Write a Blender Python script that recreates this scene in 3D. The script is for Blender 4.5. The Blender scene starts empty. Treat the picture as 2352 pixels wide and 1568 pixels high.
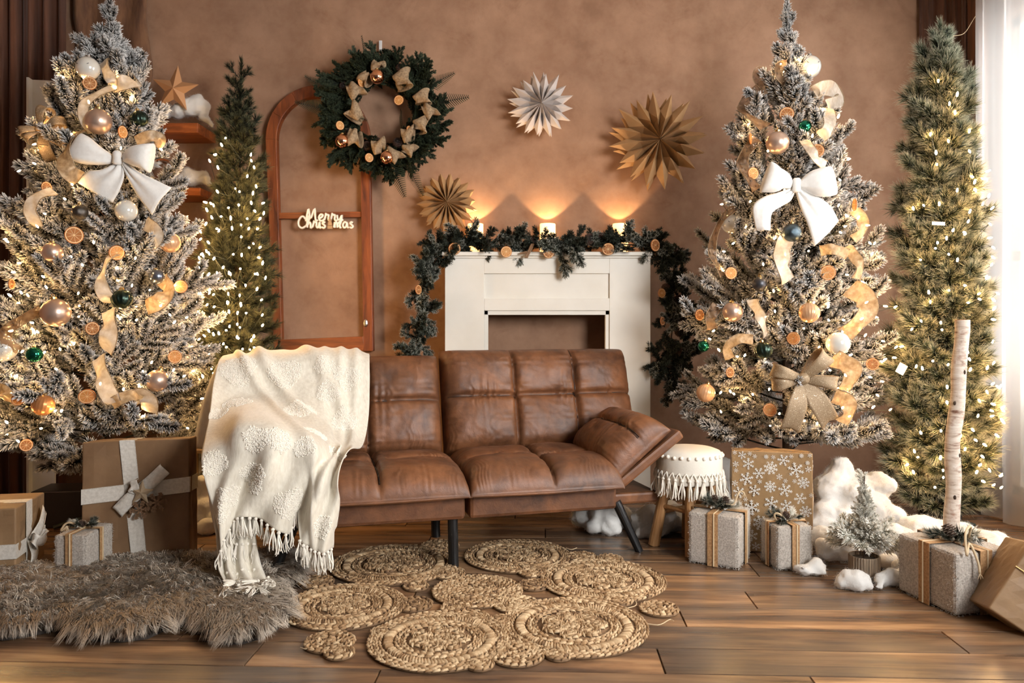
import bpy, math, random
import numpy as np
from mathutils import Matrix, Vector, Quaternion

# ------------------------------------------------------------------ camera, light, exposure
SC = bpy.context.scene
COL = SC.collection
FPX, CX, CY, HC = 1750.0, 1176.0, 740.0, 1.0      # focal length (px of 2352), principal column, horizon row, eye height
cam_d = bpy.data.cameras.new('camera'); cam = bpy.data.objects.new('camera', cam_d); COL.objects.link(cam)
cam.location = (0, 0, HC); cam.rotation_euler = (math.pi / 2, 0, 0)
cam_d.sensor_width = 36.0; cam_d.lens = 36.0 * FPX / 2352.0
cam_d.shift_y = (CY - 784.0) / 2352.0
cam_d.clip_start = 0.05
cam_d.dof.use_dof = True; cam_d.dof.focus_distance = 3.1; cam_d.dof.aperture_fstop = 3.6
SC.camera = cam
SC.view_settings.view_transform = 'Standard'; SC.view_settings.look = 'None'
SC.view_settings.gamma = 1.0; SC.view_settings.use_curve_mapping = False
SC.view_settings.exposure = 0.0
SC.cycles.max_bounces = 5; SC.cycles.diffuse_bounces = 3; SC.cycles.glossy_bounces = 3
SC.cycles.transmission_bounces = 4; SC.cycles.transparent_max_bounces = 12
SC.cycles.sample_clamp_indirect = 4.0
SC.cycles.adaptive_threshold = 0.05

world = bpy.data.worlds.new('world'); SC.world = world; world.use_nodes = True
bg = world.node_tree.nodes['Background']
bg.inputs[0].default_value = (1.0, 0.99, 0.98, 1); bg.inputs[1].default_value = 0.09

def area(name, loc, target, sx, sy, power, color, spread=180):
    l = bpy.data.lights.new(name, 'AREA'); l.shape = 'RECTANGLE'; l.size = sx; l.size_y = sy
    l.energy = power; l.color = color
    l.spread = math.radians(spread)
    o = bpy.data.objects.new(name, l); COL.objects.link(o); o.location = loc
    o.rotation_euler = (Vector(target) - Vector(loc)).to_track_quat('-Z', 'Y').to_euler()
    return o
# daylight behind the sheer curtain of the right-hand window, and an added fill light out of view, nearer the camera
area('window_daylight', (2.78, 3.0, 1.62), (0, 3.0, 1.5), 2.1, 2.0, 225, (1.0, 0.995, 0.985), 120)
area('front_right_fill', (2.58, 0.1, 1.85), (-0.75, 4.2, 1.15), 1.7, 1.4, 118, (1.0, 0.995, 0.985), 105)

# ------------------------------------------------------------------ helpers
rnd = random.Random(7)
def srgb(r, g, b):
    f = lambda c: (c / 255.0) / 12.92 if c <= 10 else (((c / 255.0) + 0.055) / 1.055) ** 2.4
    return (f(r), f(g), f(b), 1.0)
def W(px, py, Y):                      # photo pixel at depth Y -> world point
    return Vector(((px - CX) * Y / FPX, Y, HC - (py - CY) * Y / FPX))
def FL(px, py, z=0.0):                 # photo pixel on the plane of height z
    Y = FPX * (HC - z) / (py - CY)
    return Vector(((px - CX) * Y / FPX, Y, z))
def PX(p): return (CX + FPX * p[0] / p[1], CY - FPX * (p[2] - HC) / p[1])

class G:
    """collects geometry for ONE mesh"""
    def __init__(s): s.V = []; s.F = []; s.n = 0; s.T = []
    def add(s, V, F, t=0.0):
        V = np.asarray(V, float).reshape(-1, 3); s.V.append(V)
        s.F.extend([tuple(int(i) + s.n for i in f) for f in F]); s.n += len(V)
        s.T.append(np.full(len(V), t) if np.isscalar(t) else np.asarray(t, float)); return s
    def box(s, c, d, M=None, t=0.0):
        x, y, z = d[0] / 2, d[1] / 2, d[2] / 2
        V = np.array([(-x,-y,-z),(x,-y,-z),(x,y,-z),(-x,y,-z),(-x,-y,z),(x,-y,z),(x,y,z),(-x,y,z)], float)
        if M is not None: V = V @ np.array(M.to_3x3()).T
        return s.add(V + np.array(c, float), [(3,2,1,0),(4,5,6,7),(0,1,5,4),(1,2,6,5),(2,3,7,6),(3,0,4,7)], t)
    def tube(s, P, R, n=8, cap=True, t=0.0, squash=None):
        P = np.asarray(P, float); m = len(P); R = np.full(m, R) if np.isscalar(R) else np.asarray(R, float)
        T = np.gradient(P, axis=0); T /= np.linalg.norm(T, axis=1)[:, None] + 1e-12
        up = np.array([0, 0, 1.0]) if abs(T[0][2]) < .9 else np.array([1.0, 0, 0])
        N = np.cross(T[0], up); N /= np.linalg.norm(N); V = []
        for i in range(m):
            N = N - T[i] * N.dot(T[i]); N /= np.linalg.norm(N) + 1e-12; B = np.cross(T[i], N)
            a = np.arange(n) * 2 * math.pi / n
            V.append(P[i] + R[i] * (np.cos(a)[:, None] * N + np.sin(a)[:, None] * B))
        F = [(i*n+j, i*n+(j+1) % n, (i+1)*n+(j+1) % n, (i+1)*n+j) for i in range(m-1) for j in range(n)]
        if cap: F += [tuple(range(n-1, -1, -1)), tuple((m-1)*n+j for j in range(n))]
        return s.add(np.concatenate(V), F, t)
    def lathe(s, prof, n=24, M=None, t=0.0, cap=True):
        V = []; F = []
        for (r, z) in prof:
            for j in range(n): a = 2*math.pi*j/n; V.append((r*math.cos(a), r*math.sin(a), z))
        m = len(prof)
        F = [(i*n+j, i*n+(j+1) % n, (i+1)*n+(j+1) % n, (i+1)*n+j) for i in range(m-1) for j in range(n)]
        if cap:
            if prof[0][0] > 1e-5: F.append(tuple(range(n-1, -1, -1)))
            if prof[-1][0] > 1e-5: F.append(tuple((m-1)*n+j for j in range(n)))
        V = np.array(V)
        if M is not None: V = V @ np.array(M.to_3x3()).T + np.array(M.translation)
        return s.add(V, F, t)
    def grid(s, Pt, flip=False, t=0.0, wrap=False):
        Pt = np.asarray(Pt, float); a, b = Pt.shape[:2]; F = []
        for i in range(a-1):
            for j in range(b if wrap else b-1):
                q = (i*b+j, i*b+(j+1) % b, (i+1)*b+(j+1) % b, (i+1)*b+j)
                F.append(q[::-1] if flip else q)
        tt = t if np.isscalar(t) else np.asarray(t).reshape(-1)
        return s.add(Pt.reshape(-1, 3), F, tt)
    def sphere(s, c, r, n=10, m=7, t=0.0):
        r = np.array([r]*3 if np.isscalar(r) else r, float); V = [(0,0,-1)]
        for i in range(1, m):
            p = -math.pi/2 + math.pi*i/m
            for j in range(n): a = 2*math.pi*j/n; V.append((math.cos(p)*math.cos(a), math.cos(p)*math.sin(a), math.sin(p)))
        V.append((0,0,1)); F = []; e = len(V)-1
        for j in range(n): F.append((0, 1+(j+1) % n, 1+j)); F.append((e, e-n+j, e-n+(j+1) % n))
        for i in range(m-2):
            for j in range(n): F.append((1+i*n+j, 1+i*n+(j+1) % n, 1+(i+1)*n+(j+1) % n, 1+(i+1)*n+j))
        return s.add(np.array(V)*r+np.array(c), F, t)
    def mesh(s, name, mat, smooth=False):
        me = bpy.data.meshes.new(name); V = np.concatenate(s.V)
        me.from_pydata(V.tolist(), [], s.F)
        at = me.attributes.new('t', 'FLOAT', 'POINT'); at.data.foreach_set('value', np.concatenate(s.T).astype(np.float32))
        if mat: me.materials.append(mat)
        if smooth: me.polygons.foreach_set('use_smooth', [True]*len(me.polygons))
        me.update(); return me

def link(name, data, parent=None, M=None):
    o = bpy.data.objects.new(name, data); COL.objects.link(o)
    if parent is not None: o.parent = parent
    if M is not None: o.matrix_local = M
    return o
def part(name, g, mat, parent=None, smooth=False, M=None, bevel=0, kind=None, label=None, subsurf=0, solid=0):
    o = link(name, g.mesh(name, mat, smooth) if isinstance(g, G) else g, parent, M)
    if solid:
        m = o.modifiers.new('solid', 'SOLIDIFY'); m.thickness = solid; m.offset = 0
    if bevel:
        m = o.modifiers.new('bevel', 'BEVEL'); m.width = bevel; m.segments = 2; m.limit_method = 'ANGLE'
    if subsurf:
        m = o.modifiers.new('sub', 'SUBSURF'); m.levels = subsurf; m.render_levels = subsurf
    if kind: o['kind'] = kind
    if label: o['label'] = label
    return o
def tag(o, label, cat, group=None, kind=None):
    o['label'] = label; o['category'] = cat
    if group: o['group'] = group
    if kind: o['kind'] = kind
    return o
def thing(name, label, cat, loc=(0,0,0), rot=(0,0,0), group=None):
    o = bpy.data.objects.new(name, None); COL.objects.link(o); o.empty_display_size = .05
    o.location = loc; o.rotation_euler = rot
    return tag(o, label, cat, group)
def struct(o): o['kind'] = 'structure'; return o
def TR(loc, rot=(0,0,0), sc=(1,1,1)):
    from mathutils import Euler
    if np.isscalar(sc): sc = (sc,)*3
    return Matrix.LocRotScale(Vector(loc), Euler(rot), Vector(sc))
def basis(X, Y, Z, loc=(0,0,0)):
    M = Matrix.Identity(4)
    for i, a in enumerate((X, Y, Z)): M.col[i][:3] = Vector(a)
    M.translation = Vector(loc); return M
def aim(loc, d, roll=0.0, sc=1.0):     # local +X along d
    d = Vector(d).normalized(); up = Vector((0,0,1)) if abs(d.z) < .95 else Vector((0,1,0))
    y = up.cross(d).normalized(); z = d.cross(y)
    return basis(d, y, z, loc) @ Matrix.Rotation(roll, 4, 'X') @ Matrix.Scale(sc, 4)
def smoothpath(P, n):                  # Catmull-Rom through control points
    P = np.asarray(P, float); P = np.vstack([2*P[0]-P[1], P, 2*P[-1]-P[-2]]); m = len(P)-3; out = []
    for x in np.linspace(0, m-1e-9, n):
        i = int(x); f = x-i; a, b, c, d = P[i:i+4]
        out.append(.5*((2*b)+(c-a)*f+(2*a-5*b+4*c-d)*f*f+(3*b-a-3*c+d)*f**3))
    return np.array(out)

# ------------------------------------------------------------------ materials
MATS = {}
class N:
    def __init__(s, name):
        s.m = bpy.data.materials.new(name); s.m.use_nodes = True; s.nt = s.m.node_tree
        s.b = s.nt.nodes['Principled BSDF']; s.out = s.nt.nodes['Material Output']; MATS[name] = s.m
    def node(s, typ, **kw):
        n = s.nt.nodes.new('ShaderNode'+typ)
        for k, v in kw.items():
            if k in n.inputs: n.inputs[k].default_value = v
            else: setattr(n, k, v)
        return n
    def l(s, a, b): s.nt.links.new(a, b)
    def set(s, **kw):
        for k, v in kw.items(): s.b.inputs[k.replace('_', ' ')].default_value = v
        return s
    def coord(s, kind='Object', scale=(1,1,1), rand=False):
        c = s.node('TexCoord'); mp = s.node('Mapping'); mp.inputs['Scale'].default_value = scale
        if rand:
            oi = s.node('ObjectInfo'); va = s.node('VectorMath', operation='SCALE'); va.inputs[0].default_value = (37, 91, 53)
            s.l(oi.outputs['Random'], va.inputs['Scale']); ad = s.node('VectorMath', operation='ADD')
            s.l(c.outputs[kind], ad.inputs[0]); s.l(va.outputs[0], ad.inputs[1]); s.l(ad.outputs[0], mp.inputs['Vector'])
        else: s.l(c.outputs[kind], mp.inputs['Vector'])
        return mp.outputs[0]
    def noise(s, vec, scale=5.0, detail=4.0, rough=.55, dist=0.0):
        n = s.node('TexNoise'); n.inputs['Scale'].default_value = scale; n.inputs['Detail'].default_value = detail
        n.inputs['Roughness'].default_value = rough; n.inputs['Distortion'].default_value = dist; s.l(vec, n.inputs['Vector']); return n.outputs['Fac']
    def ramp(s, fac, stops):
        r = s.node('ValToRGB'); e = r.color_ramp.elements
        while len(e) < len(stops): e.new(.5)
        for i, (p, c) in enumerate(stops): e[i].position = p; e[i].color = c
        s.l(fac, r.inputs['Fac']); return r.outputs['Color']
    def mix(s, fac, a, b, mode='MIX'):
        m = s.node('MixRGB', blend_type=mode)
        for k, v in (('Fac', fac), ('Color1', a), ('Color2', b)):
            if hasattr(v, 'is_output'): s.l(v, m.inputs[k])
            else: m.inputs[k].default_value = v
        return m.outputs[0]
    def bump(s, h, strength=.3, dist=.01, prev=None):
        b = s.node('Bump'); b.inputs['Strength'].default_value = strength; b.inputs['Distance'].default_value = dist
        s.l(h, b.inputs['Height'])
        if prev is not None: s.l(prev, b.inputs['Normal'])
        s.l(b.outputs[0], s.b.inputs['Normal']); return b.outputs[0]
    def color(s, c): s.l(c, s.b.inputs['Base Color']); return s
def plain(name, c, rough=.6, metal=0.0, **kw):
    n = N(name); n.set(Base_Color=srgb(*c), Roughness=rough, Metallic=metal, **kw); return n.m
def noisy(name, c1, c2, scale=20, rough=.8, bump=.3, bdist=.004, bscale=None, stretch=(1,1,1), detail=5, lo=.35, hi=.65, rand=False, **kw):
    n = N(name); v = n.coord('Object', stretch, rand); f = n.noise(v, scale, detail)
    n.color(n.ramp(f, [(lo, srgb(*c1)), (hi, srgb(*c2))])); n.set(Roughness=rough, **kw)
    if bump: n.bump(n.noise(v, bscale or scale*2, detail), bump, bdist)
    return n.m
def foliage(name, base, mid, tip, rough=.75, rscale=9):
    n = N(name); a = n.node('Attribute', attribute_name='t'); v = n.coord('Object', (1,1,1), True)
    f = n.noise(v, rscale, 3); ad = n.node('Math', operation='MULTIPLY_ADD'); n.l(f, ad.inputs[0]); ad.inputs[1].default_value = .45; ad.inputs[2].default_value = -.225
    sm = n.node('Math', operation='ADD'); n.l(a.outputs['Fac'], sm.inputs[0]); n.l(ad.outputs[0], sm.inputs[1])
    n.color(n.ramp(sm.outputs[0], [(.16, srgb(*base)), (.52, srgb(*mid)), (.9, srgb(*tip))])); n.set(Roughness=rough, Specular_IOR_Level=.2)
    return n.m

def build_materials():
    # plaster wall, mottled brown, with a few darker brushed stains
    n = N('plaster'); v = n.coord('Object'); f1 = n.noise(v, 1.3, 6, .6, .6); f2 = n.noise(v, 7, 5, .6)
    c = n.ramp(f1, [(.3, srgb(130, 98, 77)), (.52, srgb(156, 121, 97)), (.72, srgb(171, 137, 112))])
    c = n.mix(.4, c, n.ramp(f2, [(.35, srgb(118, 87, 67)), (.65, srgb(166, 132, 108))]))
    st = n.ramp(n.noise(v, 2.6, 8, .7, 1.2), [(.56, (1,1,1,1)), (.70, (.76,.71,.67,1))])
    n.color(n.mix(.8, c, st, 'MULTIPLY')); n.set(Roughness=.85, Specular_IOR_Level=.2)
    n.bump(n.noise(v, 14, 6, .65), .12, .01)
    # floor planks
    n = N('plank'); v = n.coord('Object', (.75, 6.5, 1), True); v2 = n.coord('Object', (2.2, 60, 1), True); v3 = n.coord('Object', (.9, 3.2, 1), True)
    g1 = n.noise(v, 2.2, 5, .55, .45); g2 = n.noise(v2, 2.0, 4, .6); g3 = n.noise(v3, 1.6, 3, .5)
    c = n.ramp(g1, [(.28, srgb(64, 47, 36)), (.43, srgb(110, 83, 61)), (.56, srgb(156, 120, 87)), (.72, srgb(190, 151, 112))])
    c = n.mix(n.ramp(g3, [(.40, (0,0,0,1)), (.62, (.75,.75,.75,1))]), c, srgb(96, 83, 71))
    c = n.mix(.35, c, n.ramp(g2, [(.3, (.45,.42,.4,1)), (.6, (1,1,1,1))]), 'MULTIPLY')
    oi = n.node('ObjectInfo'); c = n.mix(.55, c, n.ramp(oi.outputs['Random'], [(0, (.5,.48,.47,1)), (.5, (1,.95,.9,1)), (1, (1.35,1.22,1.05,1))]), 'MULTIPLY')
    n.color(c); n.set(Roughness=.27, Specular_IOR_Level=.55); n.bump(g2, .06, .002)
    # leather
    n = N('leather'); v = n.coord('Object'); f = n.noise(v, 4.5, 6, .62, .8); f2 = n.noise(v, 17, 5, .6, .5)
    c = n.ramp(f, [(.28, srgb(48, 28, 15)), (.46, srgb(86, 52, 29)), (.62, srgb(115, 71, 40)), (.8, srgb(146, 97, 58))])
    c = n.mix(.30, c, n.ramp(f2, [(.35, srgb(70, 45, 31)), (.65, srgb(138, 94, 66))]))
    n.color(c); n.set(Roughness=.47, Specular_IOR_Level=.36)
    b = n.bump(n.noise(v, 220, 3), .10, .0015); n.bump(n.noise(v, 24, 5, .65, 1.8), .20, .006, b)
    plain('seam', (30, 17, 11), .6)
    plain('black_metal', (18, 18, 19), .38)
    noisy('white_paint', (222, 217, 206), (232, 228, 219), 3, .45, .05, .002)
    noisy('white_shelf', (205, 205, 207), (222, 222, 222), 3, .5, .05)
    n = N('red_wood'); v = n.coord('Object', (14, 14, 1.6)); f = n.noise(v, 2, 6, .6, .8)
    n.color(n.ramp(f, [(.3, srgb(74, 34, 14)), (.5, srgb(118, 58, 24)), (.72, srgb(150, 82, 38))])); n.set(Roughness=.5); n.bump(f, .15, .003)
    n = N('red_wood_h'); v = n.coord('Object', (1.6, 14, 14)); f = n.noise(v, 2, 6, .6, .8)
    n.color(n.ramp(f, [(.3, srgb(84, 40, 16)), (.5, srgb(128, 66, 27)), (.72, srgb(158, 88, 42))])); n.set(Roughness=.5); n.bump(f, .15, .003)
    n = N('pale_wood'); v = n.coord('Object', (16, 16, 2)); f = n.noise(v, 2, 5, .6, .6)
    n.color(n.ramp(f, [(.3, srgb(150, 104, 62)), (.7, srgb(196, 150, 100))])); n.set(Roughness=.5); n.bump(f, .1, .002)
    n = N('pot_wood'); v = n.coord('Object', (60, 60, 3)); f = n.noise(v, 2, 5, .7)
    n.color(n.ramp(f, [(.32, srgb(70, 56, 44)), (.65, srgb(165, 145, 122))])); n.set(Roughness=.7); n.bump(f, .5, .004)
    n = N('birch'); v = n.coord('Object', (5, 5, 22)); f = n.noise(v, 3, 6, .65, .6); v2 = n.coord('Object', (9, 9, 9)); f2 = n.noise(v2, 2.2, 5, .6)
    c = n.ramp(f, [(.30, srgb(120, 84, 66)), (.45, srgb(205, 188, 172)), (.7, srgb(228, 220, 210))])
    n.color(n.mix(n.ramp(f2, [(.55, (0,0,0,1)), (.68, (.75,.75,.75,1))]), c, srgb(150, 104, 84))); n.set(Roughness=.75); n.bump(f, .4, .004)
    # foliage
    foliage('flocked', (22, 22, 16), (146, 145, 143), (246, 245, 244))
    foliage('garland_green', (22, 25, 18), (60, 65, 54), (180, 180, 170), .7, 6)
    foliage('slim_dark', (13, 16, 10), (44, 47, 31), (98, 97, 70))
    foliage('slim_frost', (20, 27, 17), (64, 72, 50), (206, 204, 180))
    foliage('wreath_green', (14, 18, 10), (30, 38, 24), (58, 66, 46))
    foliage('mini_frost', (160, 158, 142), (232, 229, 218), (252, 250, 243))
    plain('bark', (58, 42, 30), .9)
    n = N('cone'); a = n.node('Attribute', attribute_name='t'); n.color(n.ramp(a.outputs['Fac'], [(.1, srgb(52, 34, 24)), (.6, srgb(104, 76, 56)), (.95, srgb(210, 200, 188))])); n.set(Roughness=.8)
    n = N('cone_dark'); a = n.node('Attribute', attribute_name='t'); n.color(n.ramp(a.outputs['Fac'], [(.1, srgb(28, 17, 12)), (.6, srgb(56, 34, 25)), (.95, srgb(92, 64, 50))])); n.set(Roughness=.8)
    # bulbs
    n = N('bulb'); n.set(Base_Color=(1,.8,.5,1), Emission_Color=(1.0, .58, .22, 1), Emission_Strength=210)
    plain('wire', (26, 34, 24), .6)
    # baubles
    plain('champagne_satin', (206, 178, 160), .32, .75)
    plain('rose_gold', (226, 168, 134), .12, 1.0)
    plain('pearl_white', (226, 224, 216), .12, .15, Coat_Weight=1.0)
    plain('dark_green_satin', (38, 52, 44), .28, .8)
    plain('teal_shiny', (30, 108, 84), .1, .9)
    plain('silver_blue', (120, 126, 138), .28, .9)
    plain('gunmetal', (74, 74, 78), .4, .8)
    noisy('mercury_blue', (28, 38, 46), (96, 112, 120), 60, .2, .3, .002, Metallic=.8)
    noisy('mercury_dark', (40, 36, 34), (110, 104, 98), 60, .22, .3, .002, Metallic=.8)
    n = N('frosted_gold'); n.set(Base_Color=srgb(222, 178, 138), Roughness=.28, Metallic=.25, Transmission_Weight=.25, IOR=1.2)
    n = N('clear_glass'); n.set(Base_Color=(1, .98, .95, 1), Roughness=.04, Transmission_Weight=1.0, IOR=1.12)
    n = N('amber_glass'); n.set(Base_Color=srgb(200, 140, 90), Roughness=.3, Metallic=.35, Transmission_Weight=.3, IOR=1.2)
    plain('cap_gold', (196, 164, 110), .3, 1.0)
    plain('cap_silver', (190, 188, 184), .3, 1.0)
    plain('eye_black', (20, 18, 18), .4)
    noisy('orange_flesh', (172, 106, 44), (222, 162, 92), 55, .5, .4, .002, Subsurface_Weight=.1)
    noisy('orange_dark', (118, 66, 22), (180, 112, 46), 55, .5, .4, .002)
    plain('orange_pith', (238, 208, 160), .7)
    plain('orange_rind', (178, 108, 52), .6)
    noisy('bow_felt', (236, 233, 228), (243, 241, 237), 60, .9, .12, .002, Sheen_Weight=.4)
    n = N('glitter_gold'); v = n.coord('Object'); vo = n.node('TexVoronoi'); vo.inputs['Scale'].default_value = 420; n.l(v, vo.inputs['Vector'])
    n.color(n.ramp(vo.outputs['Color'], [(.1, srgb(132, 110, 84)), (.85, srgb(164, 142, 113)), (.97, srgb(255, 240, 215))])); n.set(Roughness=.5, Metallic=.25)
    n.l(n.ramp(vo.outputs['Color'], [(.85, (.6,.6,.6,1)), (.95, (.1,.1,.1,1))]), n.b.inputs['Roughness'])
    def mesh_ribbon(name, c1, c2, alpha, trans):
        n = N(name); v = n.coord('Object'); f = n.noise(v, 45, 4)
        col = n.ramp(f, [(.35, srgb(*c1)), (.65, srgb(*c2))]); n.color(col); n.set(Roughness=.45, Metallic=.2)
        tl = n.node('BsdfTranslucent'); n.l(col, tl.inputs[0]); tr = n.node('BsdfTransparent')
        m1 = n.node('MixShader'); m1.inputs[0].default_value = trans; n.l(n.b.outputs[0], m1.inputs[1]); n.l(tl.outputs[0], m1.inputs[2])
        m2 = n.node('MixShader'); m2.inputs[0].default_value = 1-alpha; n.l(m1.outputs[0], m2.inputs[1]); n.l(tr.outputs[0], m2.inputs[2])
        n.l(m2.outputs[0], n.out.inputs[0])
    mesh_ribbon('ribbon_pale', (220, 208, 190), (244, 238, 228), .9, .35)
    mesh_ribbon('ribbon_gold', (176, 148, 112), (222, 200, 166), .76, .4)
    mesh_ribbon('ribbon_brown', (104, 78, 54), (152, 120, 88), .72, .3)
    noisy('burlap', (116, 94, 70), (160, 136, 106), 90, .8, .3, .002)
    noisy('burlap_gold', (150, 112, 74), (186, 148, 104), 120, .7, .3, .002)
    noisy('brown_standin', (84, 56, 38), (118, 84, 58), 30, .9, .4, .004, stretch=(1,1,.25))
    noisy('linen', (204, 198, 188), (224, 219, 210), 90, .8, .2, .002)
    noisy('silver_edge', (186, 180, 170), (232, 228, 220), 300, .4, .2, .002, Metallic=.4)
    noisy('kraft', (132, 104, 74), (156, 126, 92), 6, .6, .35, .012, bscale=7)
    noisy('kraft_dark', (112, 84, 58), (134, 104, 74), 5, .6, .35, .012, bscale=6)
    n = N('film'); n.set(Base_Color=srgb(156, 126, 90), Roughness=.22, Coat_Weight=.8, Coat_Roughness=.08)
    n.bump(n.noise(n.coord('Object'), 9, 5, .6, .8), .35, .012)
    plain('snow_print', (232, 228, 220), .5)
    noisy('grey_felt', (158, 149, 139), (200, 192, 182), 150, .95, .5, .004)
    n = N('felt_fur'); a = n.node('Attribute', attribute_name='t'); n.color(n.ramp(a.outputs['Fac'], [(0, srgb(136, 127, 117)), (1, srgb(240, 235, 227))])); n.set(Roughness=.9)
    plain('twine', (202, 180, 146), .8)
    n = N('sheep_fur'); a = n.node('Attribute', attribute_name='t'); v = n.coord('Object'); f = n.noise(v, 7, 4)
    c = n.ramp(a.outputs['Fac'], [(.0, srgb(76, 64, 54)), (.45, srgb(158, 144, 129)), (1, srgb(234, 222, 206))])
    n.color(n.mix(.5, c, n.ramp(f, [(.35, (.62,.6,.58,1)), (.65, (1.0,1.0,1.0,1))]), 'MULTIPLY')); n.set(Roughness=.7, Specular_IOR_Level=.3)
    plain('hide', (52, 44, 38), .9)
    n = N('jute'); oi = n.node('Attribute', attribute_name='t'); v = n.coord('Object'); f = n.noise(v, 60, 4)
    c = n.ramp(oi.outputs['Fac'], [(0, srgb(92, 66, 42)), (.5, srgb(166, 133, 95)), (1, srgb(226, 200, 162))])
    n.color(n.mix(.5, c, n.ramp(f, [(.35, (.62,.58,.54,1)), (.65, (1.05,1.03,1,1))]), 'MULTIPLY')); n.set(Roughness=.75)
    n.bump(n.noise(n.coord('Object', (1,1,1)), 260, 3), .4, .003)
    n = N('throw'); v = n.coord('Object', (1, 1, .35)); f = n.noise(v, 90, 4); n.color(n.ramp(f, [(.3, srgb(214, 205, 188)), (.7, srgb(234, 227, 212))]))
    n.set(Roughness=.9, Sheen_Weight=.3); n.bump(f, .35, .004)
    n = N('throw_tuft'); n.set(Base_Color=srgb(244, 237, 224), Roughness=.95, Sheen_Weight=.3)
    n = N('cotton'); v = n.coord('Object'); n.set(Base_Color=srgb(228, 226, 222), Roughness=1.0, Specular_IOR_Level=.0, Subsurface_Weight=.2, Subsurface_Radius=(.02,.02,.02), Subsurface_Scale=.4)
    n.bump(n.noise(v, 30, 8, .7), .35, .010)
    n = N('stool_cloth'); v = n.coord('Object'); n.set(Base_Color=srgb(232, 226, 214), Roughness=.9); n.bump(n.noise(v, 180, 3), .3, .002)
    def paper(name, c, tr):
        n = N(name); v = n.coord('Object'); f = n.noise(v, 12, 3); col = n.ramp(f, [(.3, srgb(*[int(k*.93) for k in c])), (.7, srgb(*c))]); n.color(col); n.set(Roughness=.7)
        tl = n.node('BsdfTranslucent'); n.l(col, tl.inputs[0]); m = n.node('MixShader'); m.inputs[0].default_value = tr
        n.l(n.b.outputs[0], m.inputs[1]); n.l(tl.outputs[0], m.inputs[2]); n.l(m.outputs[0], n.out.inputs[0])
    paper('kraft_paper', (176, 136, 92), .12); paper('white_paper', (226, 216, 210), .2)
    n = N('star_gold'); n.set(Base_Color=srgb(188, 140, 98), Roughness=.45, Metallic=.35)
    plain('star_kraft', (172, 152, 124), .7)
    plain('tag_wood', (128, 98, 72), .7)
    n = N('wax'); n.set(Base_Color=srgb(250, 236, 208), Roughness=.6, Emission_Color=(1.0, .55, .20, 1), Emission_Strength=2.6)
    n = N('flame'); n.set(Emission_Color=(1.0, .6, .25, 1), Emission_Strength=40)
    n = N('sheer'); n.set(Base_Color=(.93, .94, .93, 1), Roughness=.9)
    tl = n.node('BsdfTranslucent'); tl.inputs[0].default_value = (.95, .95, .94, 1); tr = n.node('BsdfTransparent')
    m1 = n.node('MixShader'); m1.inputs[0].default_value = .6; n.l(n.b.outputs[0], m1.inputs[1]); n.l(tl.outputs[0], m1.inputs[2])
    m2 = n.node('MixShader'); m2.inputs[0].default_value = .5; n.l(m1.outputs[0], m2.inputs[1]); n.l(tr.outputs[0], m2.inputs[2]); n.l(m2.outputs[0], n.out.inputs[0])
    noisy('brown_drape', (62, 30, 11), (92, 49, 20), 3, .75, .1, .003, stretch=(6,6,.4), Sheen_Weight=.3)
    noisy('dark_wood', (62, 34, 16), (96, 55, 27), 3, .5, .1, .003, stretch=(12,12,1))
    n = N('pane'); n.set(Base_Color=(1,1,1,1), Roughness=.0, Transmission_Weight=1.0, IOR=1.02)
    plain('sign_white', (244, 238, 228), .6); plain('sign_board', (172, 140, 104), .7)
    noisy('ceiling_paint', (196, 188, 178), (206, 198, 188), 2, .9, 0)
    noisy('lantern_wood', (178, 150, 116), (204, 178, 144), 6, .6, .1)
    plain('soil', (30, 25, 20), .95)
    plain('stand_green', (34, 44, 34), .6)
build_materials()
M = MATS
MT = MATS
YW = 4.47                              # back wall
XL, XR, ZC = -3.25, 2.62, 2.95

# ------------------------------------------------------------------ floor: single planks, recessed joints
fl = struct(part('floor', G().box((-.3, 1.6, -.03), (6.4, 6.4, .04)), MT['seam']))
def plank_mesh(L, Wd):
    b = .0022; g = G(); x, y = L/2-.0008, Wd/2-.0008
    V = [(-x,-y,-.009),(x,-y,-.009),(x,y,-.009),(-x,y,-.009),(-x+b,-y+b,0),(x-b,-y+b,0),(x-b,y-b,0),(-x+b,y-b,0)]
    return g.add(V, [(4,5,6,7),(0,1,5,4),(1,2,6,5),(2,3,7,6),(3,0,4,7)]).mesh('plank', MT['plank'])
TH = math.radians(-2.3); PW, PL = .170, 1.22
pm = plank_mesh(PL, PW)
c0 = FL(1740, 1397)                    # a joint corner seen in the photo fixes the grid
ex = Vector((math.cos(TH), math.sin(TH), 0)); ey = Vector((-math.sin(TH), math.cos(TH), 0))
known = {0: 0.0, -2: FL(2206, 1484), -3: FL(1518, 1516), -4: FL(1868, 1564), 3: FL(1000, 1560)}
for r in range(-9, 13):
    base = c0 + ey*(PW*(r+.5))
    if r in known and r != 0: off = (known[r]-c0).dot(ex)
    elif r == 0: off = 0.0
    else: off = ((r*0.437+.21) % 1)*PL
    off = off % PL
    for k in range(-4, 4):
        p = base + ex*(off+(k+.5)*PL-.0)
        if p.x < XL-.6 or p.x > XR+.6 or p.y > YW+.1: continue
        link('plank', pm, fl, TR((p.x, p.y, 0), (0, 0, TH)))

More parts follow.
